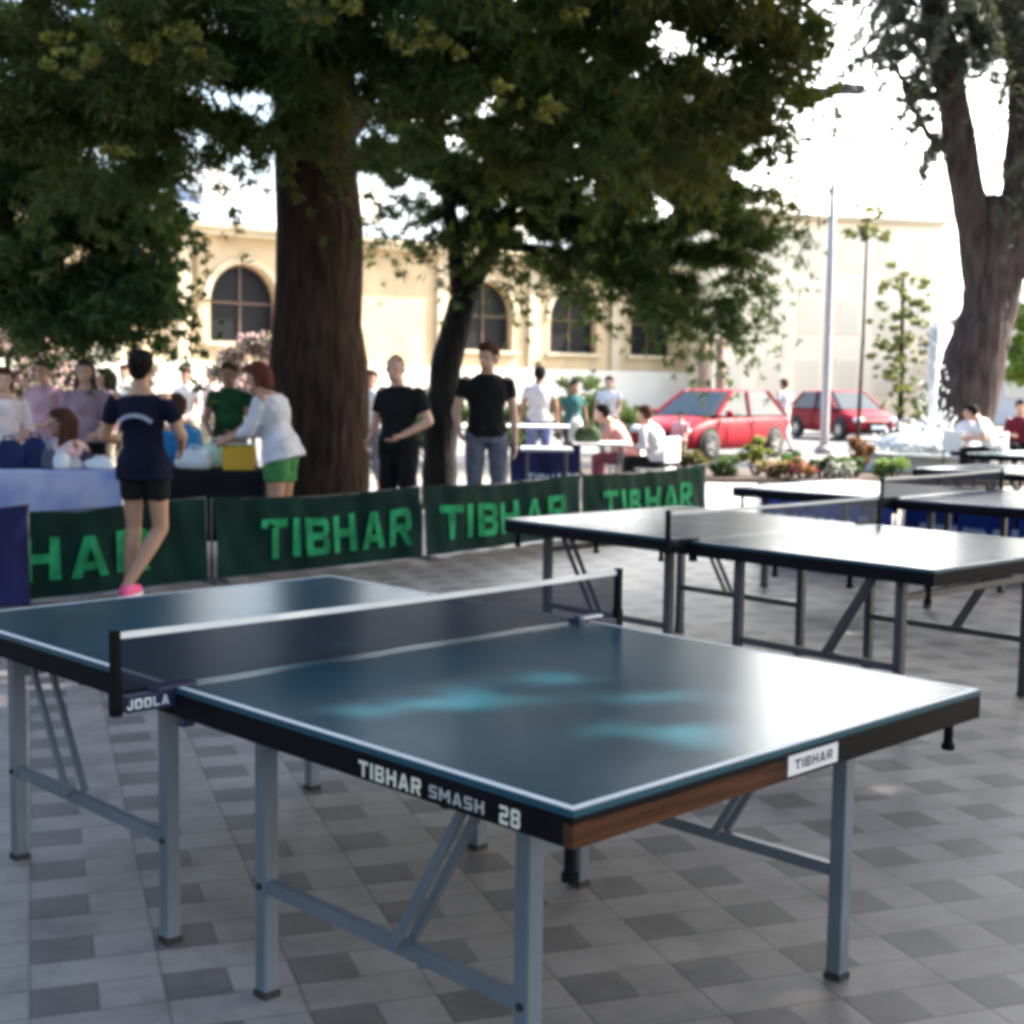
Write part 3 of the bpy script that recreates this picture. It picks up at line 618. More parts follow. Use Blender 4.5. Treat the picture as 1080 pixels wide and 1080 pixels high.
crown([(1090, 350, 52, 45, 55, 1.8), (1130, 310, 52, 70, 80, 2.4)], [30, 40], .4, .9, 16000, .28, .16, mat('fresh_leaves', (.10, .16, .03), .6, var=.3, trans=.35, island=.3), t, b6)
# broad tree standing at the right, out of the picture: its crown shades the near tables, with gaps cut for the sun spots
def S(px, py, r): q = gx(px, py, .76); return (tuple(q), r)
HOLES = [S(370, 748, .05), S(478, 740, .10), S(588, 717, .06), S(665, 737, .05), S(738, 735, .06), S(645, 768, .04), S(722, 774, .05)]
b7 = CAM + RH*11.5 + FH*6.0; b7.z = 0
t = thing('shade_tree', 'broad shade tree standing out of view to the right, its crown over the near tables', 'tree', b7)
limb([(0, 0, -.05), (.1, 0, 2), (0, .2, 5), (.3, .1, 9)], .5, .25, BARK, 'trunk', t, 18)
ce = []
for i in range(18):
    for j in range(15):
        d = -4.5+1.4*i; l = -.5+1.4*j
        z = max(7.6, 1.5+.33*max(d, 0)+2.2)
        if math.hypot(d-7, l-9.5) > 13.5: continue
        q = CAM + FH*(d+random.uniform(-.4, .4)) + RH*(l+random.uniform(-.4, .4))
        ce.append(((q.x-b7.x, q.y-b7.y, z+random.uniform(0, 1.2)), (1.7, 1.7, .75)))
leaf_mesh('crown', [c[0] for c in ce], [c[1] for c in ce], 235000, .27, .18, LEAF1, t, .2, holes=[((h[0][0]-b7.x, h[0][1]-b7.y, h[0][2]), h[1]) for h in HOLES], shell=.2)
for i in range(7):
    a = 2*PI*i/7; limb([(0, .1, 4.5), (math.cos(a)*2.5, math.sin(a)*2.5, 6.6), (math.cos(a)*6.5, math.sin(a)*6.5, 8.2)], .16, .04, BARK, 'branch', t, 8)

for l_, d_, lab in ((-9.5, -1.5, 'unseen dense evergreen added left of the near table to darken that side'), (-6.5, -8.5, 'unseen dense evergreen added behind the camera to block skylight'), (-10.5, 6.0, 'unseen dense evergreen added left of the stall to block skylight')):  # unseen trees, added to cut skylight from the left and behind
    q = CAM+RH*l_+FH*d_; q.z = 0
    t = thing('evergreen_tree', lab, 'tree', q)
    limb([(0, 0, -.05), (.05, 0, 2), (0, .1, 7)], .3, .12, BARK, 'trunk', t, 12)
    cs, rs = clumps([((0, 0, 2.6), (2.8, 2.8, 1.9)), ((0, 0, 5.8), (3.2, 3.2, 2.4))], [40, 50], .5, .9)
    leaf_mesh('crown', cs, rs, 26000, .34, .16, LEAF1, t, .3)

# flowering shrubs behind the stall at the left
PINK = mat('pink_blossom', (.50, .28, .42), .7, var=.25, scale=5, trans=.3, island=.3)
def shrub(label, px, depth, w, h, n, m, m2=None, grp=None, name='shrub', leaf=(.07, .035)):
    b = P(px, depth); t = thing(name, label, 'shrub', b, 0, grp)
    st = MB()
    for i in range(5):
        a = i*1.3; st.tube([(0, 0, -.02), (math.cos(a)*w*.25, math.sin(a)*w*.25, h*.4), (math.cos(a)*w*.4, math.sin(a)*w*.4, h*.75)], [.02, .014, .006], 6)
    st.build('stem', BARKD, t)
    cs, rs = clumps([((0, 0, h*.58), (w*.42, w*.42, h*.38))], [max(8, int(16*w))], min(.22, w*.2)*.7, min(.3, w*.28))
    leaf_mesh('foliage', cs, rs, n, leaf[0], leaf[1], m, t, .1)
    if m2:
        leaf_mesh('blossom', cs, [(r[0]*1.08, r[1]*1.08, r[2]*1.1) for r in rs], int(n*.45), leaf[0]*.8, leaf[0]*.6, m2, t, 0, shell=.9)
    return t
shrub('tall pink-flowering shrub at the left edge behind the stall', 30, 17.5, 2.6, 2.5, 9000, LEAF3, PINK, name='flowering_shrub')
shrub('pink-flowering shrub directly left of the thick trunk, above the woman in white', 272, 19.0, 1.5, 2.35, 5000, LEAF3, PINK, name='flowering_shrub')
shrub('pale flowering bush between the long-haired woman and the woman in navy', 118, 19, 1.6, 2.1, 5000, LEAF3, mat('white_blossom', (.62, .6, .6), .7, var=.15, trans=.3, island=.2), name='flowering_shrub')

for px, d, w, h, lab in ((452, 27, 2.2, 1.5, 'dark rounded shrub behind the small forked tree'), (602, 30, 2.0, 1.9, 'dark green shrub behind the person in teal'), (640, 31, 2.4, 1.3, 'low wide shrub left of the nearer red car'), (395, 24, 1.4, 1.2, 'dark shrub just right of the thick trunk'), (548, 29, 1.6, 1.1, 'low shrub behind the far person in the white shirt')):
    shrub(lab, px, d, w, h, 6000, LEAF2, None, 'dark shrubs in front of the arcaded building', leaf=(.09, .04))
# flower bed in front of the cars
sheet('flower_bed', quad_lr(22.5, 25.4, 1.2, 13), .05, mat('soil', (.06, .04, .028), .95, var=.3, scale=5, bump=.5, bscale=20))
BED = [(695, 23.2, .55, .42, 'brownish low bush at the left end of the flower bed', (.09, .055, .03)), (728, 23.4, .6, .5, 'olive bush beneath the front bumper of the red car', (.09, .09, .03)),
       (762, 23.1, .6, .46, 'dark green low bush beneath the middle of the red car', (.04, .08, .025)), (797, 23.5, .62, .68, 'round yellow-green bush, tallest in the flower bed', (.14, .17, .05)),
       (832, 23.2, .62, .52, 'fresh green bush right of the yellow-green one', (.045, .12, .03)), (868, 23.3, .6, .42, 'dark bush beside the foot of the lamp post', (.035, .06, .03)),
       (900, 23.4, .6, .45, 'green bush right of the lamp post', (.04, .09, .03)), (938, 23.2, .7, .42, 'bright green bush in front of the fountain', (.10, .17, .05)), (905, 24.6, .6, .75, 'rust-coloured bush beside the second red car', (.13, .06, .035))]
for i, (px, d, w, h, lab, c) in enumerate(BED):
    shrub(lab, px, d, w, h, 2200, mat('bush_leaf_%d' % i, c, .6, var=.3, scale=6, trans=.25, island=.35), None, 'bushes in the flower bed', leaf=(.06, .03))
for i, (px, d, c, lab) in enumerate([(815, 22.9, (.75, .35, .30), 'salmon flowers at the front of the flower bed'), (848, 22.8, (.7, .12, .15), 'red flowers left of the lamp post'), (884, 22.8, (.8, .8, .78), 'white flowers right of the lamp post')]):
    shrub(lab, px, d, .55, .34, 900, LEAF2, mat('petals_%d' % i, c, .6, trans=.2, island=.2), 'flowers in the flower bed', name='flower_clump', leaf=(.06, .035))

# ------------------------------------------------------------------ buildings
STONE = mat('cream_stone', (.48, .37, .23), .85, var=.13, scale=.9, bump=.2, bscale=12)
TRIM = mat('pale_stone_trim', (.52, .44, .31), .8, var=.08, scale=1.5)
PLINTH = mat('whitewashed_wall', (.74, .70, .62), .85, var=.06, scale=.6)
SLATE = mat('pale_slate', (.36, .40, .46), .5, var=.12, scale=2, bump=.2, bscale=8)
GLASS = mat('dark_glass', (.008, .009, .012), .5, spec=.15)
FRAMEW = mat('window_frame', (.10, .06, .04), .6)
def fac_depth(px): return 1/(1/55 - (1/55-1/65)/340*(px-125))
A = P(-260, fac_depth(-260)); B = P(760, fac_depth(760)); A.z = B.z = 0
FU = (B-A).normalized(); FN = Vector((FU.y, -FU.x, 0))
if FN.dot(FH) > 0: FN = -FN
FL = (B-A).length
def upx(px):
    q = P(px, fac_depth(px)); q.z = 0; return (q-A).dot(FU)
def arcade():
    root = thing('arcaded_building', 'long cream stone building with arched windows and a pale slate roof behind the trees', 'building', A, math.atan2(FU.y, FU.x))
    # local frame: x along the facade, -y towards the viewer when FN is on that side
    sgn = -1 if (Matrix.Rotation(-math.atan2(FU.y, FU.x), 3, 'Z') @ FN).y < 0 else 1
    H = 7.45; sill = 3.15; spring = 4.75; wdt = 1.55; u0 = upx(602); sp = 5.5
    cents = [u0+sp*k for k in range(-12, 4) if 2.5 < u0+sp*k < FL-2.5]; _i = min(range(len(cents)), key=lambda i: abs(cents[i]-upx(285))); cents[_i] = upx(257); blind = [min(cents, key=lambda c: abs(c-upx(q))) for q in (405, 170)]
    wall = MB(); trim = MB(); T = .45
    def q4(a, b, c, d): wall.add([a, b, c, d], [(0, 1, 2, 3)])
    edges = [0]+[c-sp/2 for c in cents[1:]]+[FL]
    for ci, c in enumerate(cents):
        l, r = edges[ci], edges[ci+1]; a, b = c-wdt, c+wdt
        def V(x, z, y=0): return (x, y, z)
        q4(V(l, -.02), V(r, -.02), V(r, sill), V(l, sill)); q4(V(l, sill), V(a, sill), V(a, spring), V(l, spring)); q4(V(b, sill), V(r, sill), V(r, spring), V(b, spring))
        if c in blind:
            q4(V(a, sill), V(b, sill), V(b, H), V(a, H)); q4(V(l, spring), V(a, spring), V(a, H), V(l, H)); q4(V(b, spring), V(r, spring), V(r, H), V(b, H)); MB().box((r, sgn*.09, H/2), (.55, .2, H-.02)).build('pilaster', TRIM, root); continue
        N = 12; arc = [(c+wdt*math.cos(PI-PI*k/N), spring+wdt*1.02*math.sin(PI*k/N)) for k in range(N+1)]
        for k in range(N):
            (x0, z0), (x1, z1) = arc[k], arc[k+1]; q4(V(x0, z0), V(x1, z1), V(x1, H), V(x0, H))
        q4(V(l, spring), V(a, spring), V(a, H), V(l, H)); q4(V(b, spring), V(r, spring), V(r, H), V(b, H))
        # reveals
        pts = [(a, sill)]+arc+[(b, sill)]
        for k in range(len(pts)-1):
            (x0, z0), (x1, z1) = pts[k], pts[k+1]; wall.add([V(x0, z0), V(x1, z1), V(x1, z1, -sgn*T), V(x0, z0, -sgn*T)], [(0, 1, 2, 3)])
        wall.add([V(a, sill), V(b, sill), V(b, sill, -sgn*T), V(a, sill, -sgn*T)], [(0, 1, 2, 3)])
        w = MB(); y = -sgn*(T-.05)
        for k in range(len(pts)-1): w.bar(V(pts[k][0], pts[k][1], y), V(pts[k+1][0], pts[k+1][1], y), .1, .12)
        w.bar(V(c, sill, y), V(c, spring+wdt, y), .07, .09); w.bar(V(a, spring, y), V(b, spring, y), .07, .09)
        wf = w.build('window', FRAMEW, root)
        pn = MB(); yp = -sgn*T*.98; pn.add([V(x, z, yp) for x, z in pts], [tuple(range(len(pts)))]); pn.build('pane', GLASS, wf)
        # moulding round the arch
        mo = [(c+(wdt+.22)*math.cos(PI-PI*k/N), spring+(wdt+.22)*math.sin(PI*k/N)) for k in range(N+1)]
        tm = MB()
        for k in range(N): tm.bar(V(mo[k][0], mo[k][1], sgn*.05), V(mo[k+1][0], mo[k+1][1], sgn*.05), .12, .26)
        tm.build('moulding', TRIM, wf)
        MB().box((c, sgn*.1, sill-.1), (2*wdt+.6, .24, .18)).build('sill', TRIM, wf)
        MB().box((r if ci < len(cents)-1 else r-.3, sgn*.09, H/2), (.55, .2, H-.02)).build('pilaster', TRIM, root)
    wall.add([(0, -sgn*9, -.02), (0, 0, -.02), (0, 0, H), (0, -sgn*9, H)], [(0, 1, 2, 3)]); wall.add([(FL, -sgn*9, -.02), (FL, 0, -.02), (FL, 0, H), (FL, -sgn*9, H)], [(0, 1, 2, 3)])
    wall.add([(0, -sgn*9, -.02), (FL, -sgn*9, -.02), (FL, -sgn*9, H), (0, -sgn*9, H)], [(0, 1, 2, 3)])
    wall.build('wall', STONE, root)
    cn = MB(); cn.box((FL/2, sgn*.18, H+.10), (FL+.6, .75, .26)); cn.box((FL/2, sgn*.28, H+.32), (FL+.8, 1.0, .18)); cn.build('cornice', TRIM, root)
    MB().box((FL/2, sgn*.115, 1.15), (FL, .23, 2.3)).build('plinth', PLINTH, root)
    rf = MB(); e = sgn*.7; zt = H+.42
    rf.add([(-.3, e, zt), (FL+.3, e, zt), (FL-3, -sgn*4.5, zt+2.6), (3, -sgn*4.5, zt+2.6), (-.3, -sgn*9.5, zt), (FL+.3, -sgn*9.5, zt)], [(0, 1, 2, 3), (3, 2, 5, 4), (0, 3, 4), (1, 5, 2)])
    ro = rf.build('roof', SLATE, root)
    for u in (upx(90), upx(240), upx(400), upx(560)):
        d = MB(); d.box((u, sgn*-1.6, zt+1.35), (1.3, 1.5, 1.3)); d.add([(u-.8, sgn*-.8, zt+2.0), (u, sgn*-.8, zt+2.6), (u+.8, sgn*-.8, zt+2.0), (u-.8, sgn*-2.6, zt+2.0), (u, sgn*-2.6, zt+2.6), (u+.8, sgn*-2.6, zt+2.0)], [(0, 1, 2), (0, 1, 4, 3), (1, 2, 5, 4)])
        d.build('dormer', PLINTH, ro)
arcade()
def far_house(label, px0, px1, depth, h, colm, rows, cols, turn=0, roofm=None):
    a = P(px0, depth); b = P(px1, depth+turn); L = (b-a).length; ang = math.atan2((b-a).y, (b-a).x)
    root = thing('apartment_building', label, 'building', a, ang)
    MB().box((L/2, 5.0, h/2-.02), (L, 10, h)).build('wall', colm, root)
    c = MB().box((L/2, 4.9, h+.12), (L+.5, 10.6, .24)).build('cornice', TRIM, root)
    r = MB(); r.add([(-.3, -.5, h+.25), (L+.3, -.5, h+.25), (L+.3, 10.3, h+.25), (-.3, 10.3, h+.25), (3, 5, h+2.2), (L-3, 5, h+2.2)], [(0, 1, 5, 4), (1, 2, 5), (2, 3, 4, 5), (3, 0, 4)])
    r.build('roof', roofm or SLATE, root)
    for i in range(rows):
        for j in range(cols):
            x = L*(j+.5)/cols; z = 2.2+i*3.2
            f = MB(); f.box((x, -.03, z), (1.25, .08, 1.9)); w = f.build('window', mat('pale_surround', (.84, .74, .6), .8), root)
            MB().box((x, -.08, z), (.95, .03, 1.6)).build('pane', mat('pale_shutter', (.72, .64, .52), .7), w)
far_house('tall pale pinkish building behind the lamp post and the red cars', 748, 985, 72, 10.2, mat('pale_plaster', (.88, .76, .60), .9, var=.05, scale=.4), 3, 6, 3, mat('pale_roof', (.80, .74, .66), .7, var=.05))
far_house('low pale building at the right edge, behind the leaning cedar', 1000, 1250, 66, 4.6, mat('grey_plaster', (.66, .62, .62), .9, var=.05, scale=.4), 1, 5, -4)

# ------------------------------------------------------------------ lamp post, brown posts
b = P(868, 33.0)
t = thing('lamp_post', 'tall grey floodlight mast behind the flower bed', 'lamp post', b)
MB().tube([(0, 0, 0), (0, 0, .5), (0, 0, 4), (.02, 0, Z(870, 118, 33))], [.12, .10, .095, .06], 14).build('pole', mat('galvanised_steel', (.38, .38, .39), .5, metal=.3, var=.1), t, smooth=True)
MB().lathe([(.0, .0), (.22, 0), (.22, .12), (.13, .2), (0, .2)], n=16).build('base', mat('cast_base', (.25, .25, .26), .6), t)
zt = Z(870, 108, 33)
hd = MB(); ax = RH
hd.bar(tuple(-ax*1.0+Vector((0, 0, zt))), tuple(ax*.5+Vector((0, 0, zt+.05))), .10, .10); hd.build('cross_arm', DSTEEL, t)
for k in (-.95, -.45, .1, .4):
    c = ax*k + Vector((0, 0, zt+.02+.1*(k > 0))); MB().box(c, (.46, .34, .22), rz=-YAW+.2).build('lamp_head', mat('lamp_housing', (.09, .09, .10), .5), t, bevel=.02)
for px, lab in ((738, 'brown post left of the other brown post, behind the first red car'), (757, 'brown post nearer the lamp post, behind the first red car')):
    b = P(px, 48); t = thing('gate_post', lab, 'post', b, 0, 'brown posts behind the cars')
    MB().tube([(0, 0, 0), (0, 0, 3.0)], .17, 12).build('shaft', mat('rusty_brown', (.22, .13, .10), .8, var=.2), t, smooth=True)
    MB().ell((0, 0, 3.05), (.2, .2, .16)).build('cap', mat('rusty_brown', (.22, .13, .10)), t, smooth=True)

# ------------------------------------------------------------------ fountain
WATER = mat('white_water', (.86, .90, .93), .35, trans=.25, spec=.6)
b = P(980, 25.5); SF = 1.0
t = thing('fountain', 'round fountain with a tall white jet in front of the cedar', 'fountain', b)
MB().lathe([(.0, .0), (1.35, 0), (1.38, .10), (1.25, .16), (1.22, .30), (1.34, .34), (1.34, .40), (1.12, .40), (1.08, .34), (0, .38)], n=40).build('basin', mat('basin_stone', (.45, .46, .44), .6, var=.15, scale=4), t)
MB().lathe([(1.10, .36), (0, .37)], n=40).build('water_surface', mat('pool_water', (.25, .42, .42), .08, spec=.8, bump=.6, bscale=14), t)
MB().lathe([(0, .4), (.12, .4), (.10, .62), (.16, .68), (0, .7)], n=16).build('nozzle', DSTEEL, t)
jb = MB()
for i in range(110):                             # strands of the centre jet
    a = random.random()*2*PI; r0 = random.uniform(0, .045); r1 = r0+random.uniform(.0, .10); top = random.uniform(2.0, 2.9)
    p0 = (math.cos(a)*r0, math.sin(a)*r0, .66)
    p1 = (math.cos(a)*(r0+r1)*.5, math.sin(a)*(r0+r1)*.5, .66+(top-.66)*.6); p2 = (math.cos(a)*r1*.9, math.sin(a)*r1*.9, top)
    jb.tube([p0, p1, p2], [.020, .018, .006], 5)
for i in range(500):
    a = random.random()*2*PI; z = random.uniform(.9, 2.8); r = abs(random.gauss(0, .07+.04*(2.8-z))); q = random.uniform(.008, .022)
    jb.ell((math.cos(a)*r, math.sin(a)*r, z), (q, q, q*1.7), n=5, m=3)
jb.build('jet', WATER, t, smooth=True)
rb = MB()
for i in range(190):                            # ring of low arcs falling into the basin
    a = 2*PI*i/190+random.uniform(-.02, .02); R0 = random.uniform(.95, 1.05); hgt = random.uniform(.10, .26); R1 = random.uniform(.15, .4)
    pts = []
    for k in range(7):
        s_ = k/6; r = R0+(R1-R0)*s_; z = .5+hgt*4*s_*(1-s_)*(.8)+.0; pts.append((math.cos(a)*r, math.sin(a)*r, z))
    rb.tube(pts, [.010, .016, .018, .02, .022, .026, .03], 5)
for i in range(900):
    a = random.random()*2*PI; r = random.uniform(.1, 1.05); q = random.uniform(.012, .035); rb.ell((math.cos(a)*r, math.sin(a)*r, .4+random.random()**2*.75*(1.2-r*.7)), (q*.7, q*.7, q*1.1), n=5, m=3)
rb.build('spray', WATER, t, smooth=True)

# ------------------------------------------------------------------ cars
def car(label, loc, rz, paint, group=None):
    root = thing('parked_car', label, 'car', loc, rz, group)
    # x forward; stations: x, half width, bottom, belt/top height
    st = [(-2.0, .66, .42, .82), (-1.93, .80, .30, .95), (-1.6, .86, .22, .98), (-.9, .88, .20, .97), (0, .88, .20, .95), (.75, .88, .20, .93), (1.05, .87, .20, .92), (1.55, .85, .20, .80), (1.88, .78, .24, .68), (2.03, .60, .34, .56)]
    m = MB(); vs = []; fs = []; ring = 14
    for x, w, zb, zt in st:
        h = zt-zb
        half = [(0, zb), (w*.80, zb), (w*.96, zb+.06), (w, zb+h*.35), (w*.985, zb+h*.62), (w*.93, zb+h*.92), (w*.80, zt), (0, zt+.025)]
        full = half + [(-a, c) for a, c in half[-2:0:-1]]
        vs += [(x, a, c) for a, c in full]
    n = len(full)
    for i in range(len(st)-1):
        for k in range(n): fs.append((i*n+k, i*n+(k+1) % n, (i+1)*n+(k+1) % n, (i+1)*n+k))
    fs += [tuple(range(n-1, -1, -1)), tuple((len(st)-1)*n+k for k in range(n))]
    o = m.add(vs, fs).build('body', paint, root, smooth=True); s = o.modifiers.new('s', 'SUBSURF'); s.levels = s.render_levels = 1
    # glasshouse: base outline and roof outline
    def loop(xf, xr, w, z, wf, wr): return [(xf, -wf, z), (xf-.12, -w, z), ((xf+xr)/2, -w*1.02, z), (xr+.12, -w, z), (xr, -wr, z), (xr, wr, z), (xr+.12, w, z), ((xf+xr)/2, w*1.02, z), (xf-.12, w, z), (xf, wf, z)]
    lo = loop(1.08, -1.88, .80, .93, .66, .60); hi = loop(.28, -1.35, .62, 1.44, .50, .48)
    g = MB(); g.add(lo+hi, [(i, (i+1) % 10, 10+(i+1) % 10, 10+i) for i in range(10)]); g.build('windows', mat('car_glass', (.02, .035, .045), .1, spec=.35), root, smooth=False)
    r = MB(); rt = loop(.20, -1.28, .56, 1.485, .44, .42); r.add(hi+rt, [(i, (i+1) % 10, 10+(i+1) % 10, 10+i) for i in range(10)]+[tuple(range(10, 20))]); r.build('roof', paint, root, smooth=True)
    for i in (1, 3, 4, 5, 6, 8): MB().bar(Vector(lo[i])*1.003, Vector(hi[i])*1.003, .055, .07).build('pillar', paint, root)
    for sy in (-1, 1): MB().bar((-.25, sy*.822, .93), (-.38, sy*.64, 1.44), .05, .07).build('pillar', paint, root)
    for x in (1.28, -1.25):
        for sy in (-1, 1):
            M = Matrix.Rotation(PI/2, 3, 'X')
            ar = MB().lathe([(0, 0), (.37, 0), (.37, .02), (0, .02)], c=(x, sy*.868+ (.02 if sy < 0 else 0), .34), n=24, M=M); ar.build('wheel_arch', RUBBER, root)
            w = MB().lathe([(.17, -.09), (.29, -.09), (.31, -.06), (.315, 0), (.31, .06), (.29, .09), (.17, .09)], c=(x, sy*.82, .315), n=28, M=M).build('wheel', RUBBER, root, smooth=True)
            rm = MB(); rm.lathe([(0, -.075), (.05, -.08), (.06, -.05), (.16, -.05), (.185, -.085), (.185, .085), (.16, .05), (.06, .05), (.05, .08), (0, .075)], c=(x, sy*.82, .315), n=20, M=M)
            for k in range(5):
                a = 2*PI*k/5; rm.bar((x, sy*.895, .315), (x+math.cos(a)*.17, sy*.893, .315+math.sin(a)*.17), .035, .03)
            rm.build('rim', mat('alloy', (.55, .55, .56), .3, metal=.8), w)
    for sy in (-1, 1):
        MB().ell((1.90, sy*.60, .63), (.13, .17, .085), M=Matrix.Rotation(sy*.35, 3, 'Z')).build('headlight', mat('headlight_glass', (.75, .77, .8), .08, spec=.9), root, smooth=True)
        MB().ell((.72, sy*.95, .98), (.07, .10, .065)).build('mirror', paint, root, smooth=True)
        MB().box((-1.96, sy*.66, .74), (.08, .2, .2)).build('tail_light', mat('tail_red', (.35, .01, .01), .2), root, bevel=.02)
        MB().box((-.35, sy*.885, .80), (.18, .03, .025)).build('door_handle', paint, root)
        sm = MB()
        for x in (.68, -.30): sm.bar((x, sy*.884, .30), (x, sy*.872, .92), .012, .01)
        sm.build('door_seam', BLACK, root)
    MB().box((2.0, 0, .50), (.06, .75, .14)).build('grille', BLACK, root, bevel=.02); MB().box((1.99, 0, .31), (.08, 1.1, .13)).build('bumper_grille', BLACK, root, bevel=.02)
    MB().box((2.045, 0, .42), (.02, .5, .11)).build('number_plate', WHITE, root)
    MB().box((-2.0, 0, .72), (.04, .5, .11)).build('number_plate', WHITE, root)
    return root
RED = mat('red_paint', (.26, .006, .018), .5, spec=.15, var=.05)
# facing the viewer and turned a little to image left
car('red hatchback parked nose towards the viewer, left of the lamp post', P(748, 30.5), -.777-PI/2+rad(-42), RED)
car('second red car, parked behind the lamp post with a pale windscreen', P(886, 43), -.777-PI/2+rad(18), mat('deep_red_paint', (.22, .005, .015), .5, spec=.15))

# ------------------------------------------------------------------ people
SKIN = mat('tanned_skin', (.42, .23, .15), .55, var=.06, scale=8); SKINP = mat('fair_skin', (.55, .33, .25), .55, var=.06, scale=8); SKIND = mat('brown_skin', (.27, .14, .09), .55, var=.06, scale=8)
def cloth(name, c, c2=None, sc=7): return mat(name, c, .95, spec=.12, var=.14, scale=sc, bump=.5, bscale=9, col2=c2)
FOLD = bpy.data.textures.new('folds', 'CLOUDS'); FOLD.noise_scale = .10; FOLD.noise_depth = 2
LOCK = bpy.data.textures.new('locks', 'CLOUDS'); LOCK.noise_scale = .030; LOCK.noise_depth = 2
def remesh(o, vox, sm=3):
    r = o.modifiers.new('r', 'REMESH'); r.mode = 'VOXEL'; r.voxel_size = vox; r.use_smooth_shade = True
    s = o.modifiers.new('s', 'SMOOTH'); s.iterations = sm; s.factor = .5
    if o.name.split('.')[0] in ('shirt', 'shorts', 'trousers', 'skirt', 'hair'):
        d = o.modifiers.new('d', 'DISPLACE'); h_ = o.name.startswith('hair'); d.texture = LOCK if h_ else FOLD; d.strength = .022 if h_ else .030; d.mid_level = .5
def person(label, loc, deg, J=None, h=1.75, skin=SKINP, shirt=None, sleeve=.5, bottom=None, leg=.45, shoe=None, hair=None, hairstyle='short', vox=.011, female=False, hem=.0, headdir=None, group=None, build=1.0, skirt=False):
    k = h/1.75
    j = dict(pel=(0, 0, .95), neck=(0, -.01, 1.47), head=(0, .02, 1.612),
             shL=(-.185, -.01, 1.405), shR=(.185, -.01, 1.405), elL=(-.25, -.03, 1.13), elR=(.25, -.03, 1.13), wrL=(-.27, .04, .88), wrR=(.27, .04, .88),
             hipL=(-.095, 0, .93), hipR=(.095, 0, .93), knL=(-.105, .02, .50), knR=(.105, .02, .50), anL=(-.11, -.03, .085), anR=(.11, -.03, .085))
    if female: j.update(shL=(-.165, -.01, 1.40), shR=(.165, -.01, 1.40))
    if J: j.update(J)
    j = {a: Vector(b)*k for a, b in j.items()}
    root = thing('person', label, 'person', loc, -.777+rad(deg), group)
    b = build*k
    spine = j['neck']-j['pel']; side = (j['shR']-j['shL']).normalized()
    fw = spine.normalized().cross(side).normalized(); fw = -fw if fw.dot(Vector((0, 1, 0))) < -.2 else fw
    def torso(m, g, t0, t1=1.0):
        prof = [(-.16, .11, .085), (-.07, .165, .115), (.05, .168, .115), (.22, .140, .10), (.40, .138, .10), (.62, .165, .118), (.80, .170, .112), (.92, .13, .085), (1.0, .075, .065)]
        if female: prof = [(-.16, .12, .09), (-.07, .172, .125), (.05, .17, .12), (.22, .128, .095), (.40, .122, .092), (.62, .148, .118), (.80, .150, .108), (.92, .115, .08), (1.0, .065, .058)]
        pts = []; rs = []
        base = j['pel']-spine.normalized()*.0
        prof2 = [p for p in prof if t0 <= p[0] <= t1+1e-6]
        for tt, a, c in prof2:
            pts.append(base+spine*tt); rs.append((a*b+g, c*b+g))
        m.tube(pts, rs, 20, side=side)
    body = MB(); torso(body, 0, -1)
    body.cap(j['neck']-spine.normalized()*.03, j['head']-Vector((0, .01, .04))*k, .062*k, .056*k)
    hd = Vector((headdir[0], headdir[1], headdir[2] if len(headdir) > 2 else 0)).normalized() if headdir else Vector((0, 1, 0))
    hx = hd.cross(Vector((0, 0, 1))).normalized(); hu = hx.cross(hd)
    HM = Matrix((hx, hd, hu)).transposed(); hc = j['head']
    body.ell(hc+HM@Vector((0, -.008, .02))*k, (.080*k, .098*k, .108*k), HM); body.ell(hc+HM@Vector((0, .024, -.048))*k, (.060*k, .067*k, .072*k), HM)
    body.cap(hc+HM@Vector((0, .092, .015))*k, hc+HM@Vector((0, .108, -.018))*k, .010*k, .015*k, 8)
    for s_ in (-1, 1): body.ell(hc+HM@Vector((s_*.084, -.005, -.005))*k, (.012*k, .02*k, .032*k), HM)
    body.cap(hc+HM@Vector((-.018, .084, -.058))*k, hc+HM@Vector((.018, .084, -.058))*k, .008*k, .008*k, 8)
    for S_ in ('L', 'R'):
        sh, el, wr, hp, kn, an = (j[x+S_] for x in ('sh', 'el', 'wr', 'hip', 'kn', 'an'))
        body.cap(sh, el, .050*b, .039*b); body.cap(el, wr, .040*b, .026*b)
        body.cap(hp, kn, .088*b, .056*b); body.cap(kn, kn.lerp(an, .35), .056*b, .058*b); body.cap(kn.lerp(an, .35), an, .058*b, .036*b)
        # hand
        hdv = (wr-el).normalized(); ref = Vector((0, 1, 0)) if abs(hdv.y) < .8 else Vector((0, 0, 1)); ac = (ref-hdv*ref.dot(hdv)).normalized(); nm = hdv.cross(ac)
        pc = wr+hdv*.055*k; PM = Matrix((ac, nm, hdv)).transposed(); body.ell(pc, (.038*k, .018*k, .052*k), PM)
        sg = 1 if S_ == 'L' else -1
        for i, ln in enumerate((.066, .075, .07, .055)):
            o_ = ac*(.028-.0185*i)*k; p0 = wr+hdv*.09*k+o_; p1 = p0+hdv*ln*.5*k+nm*.010*sg*k; p2 = p1+hdv*ln*.42*k+nm*.026*sg*k
            body.cap(p0, p1, .0095*k, .009*k, 7); body.cap(p1, p2, .009*k, .0078*k, 7)
        p0 = wr+hdv*.035*k+ac*.03*k; p1 = p0+ac*.028*k+hdv*.03*k+nm*.01*sg*k; body.cap(p0, p1, .013*k, .011*k, 7); body.cap(p1, p1+hdv*.03*k, .011*k, .009*k, 7)
        # foot
        fd = Vector((0.12*(1 if S_ == 'R' else -1), 1, 0)).normalized()
        fc = Vector((an.x, an.y, an.z-.045*k)); body.cap(fc-fd*.03*k, fc+fd*.13*k, .036*k, .028*k); body.cap(an, fc, .036*k, .036*k)
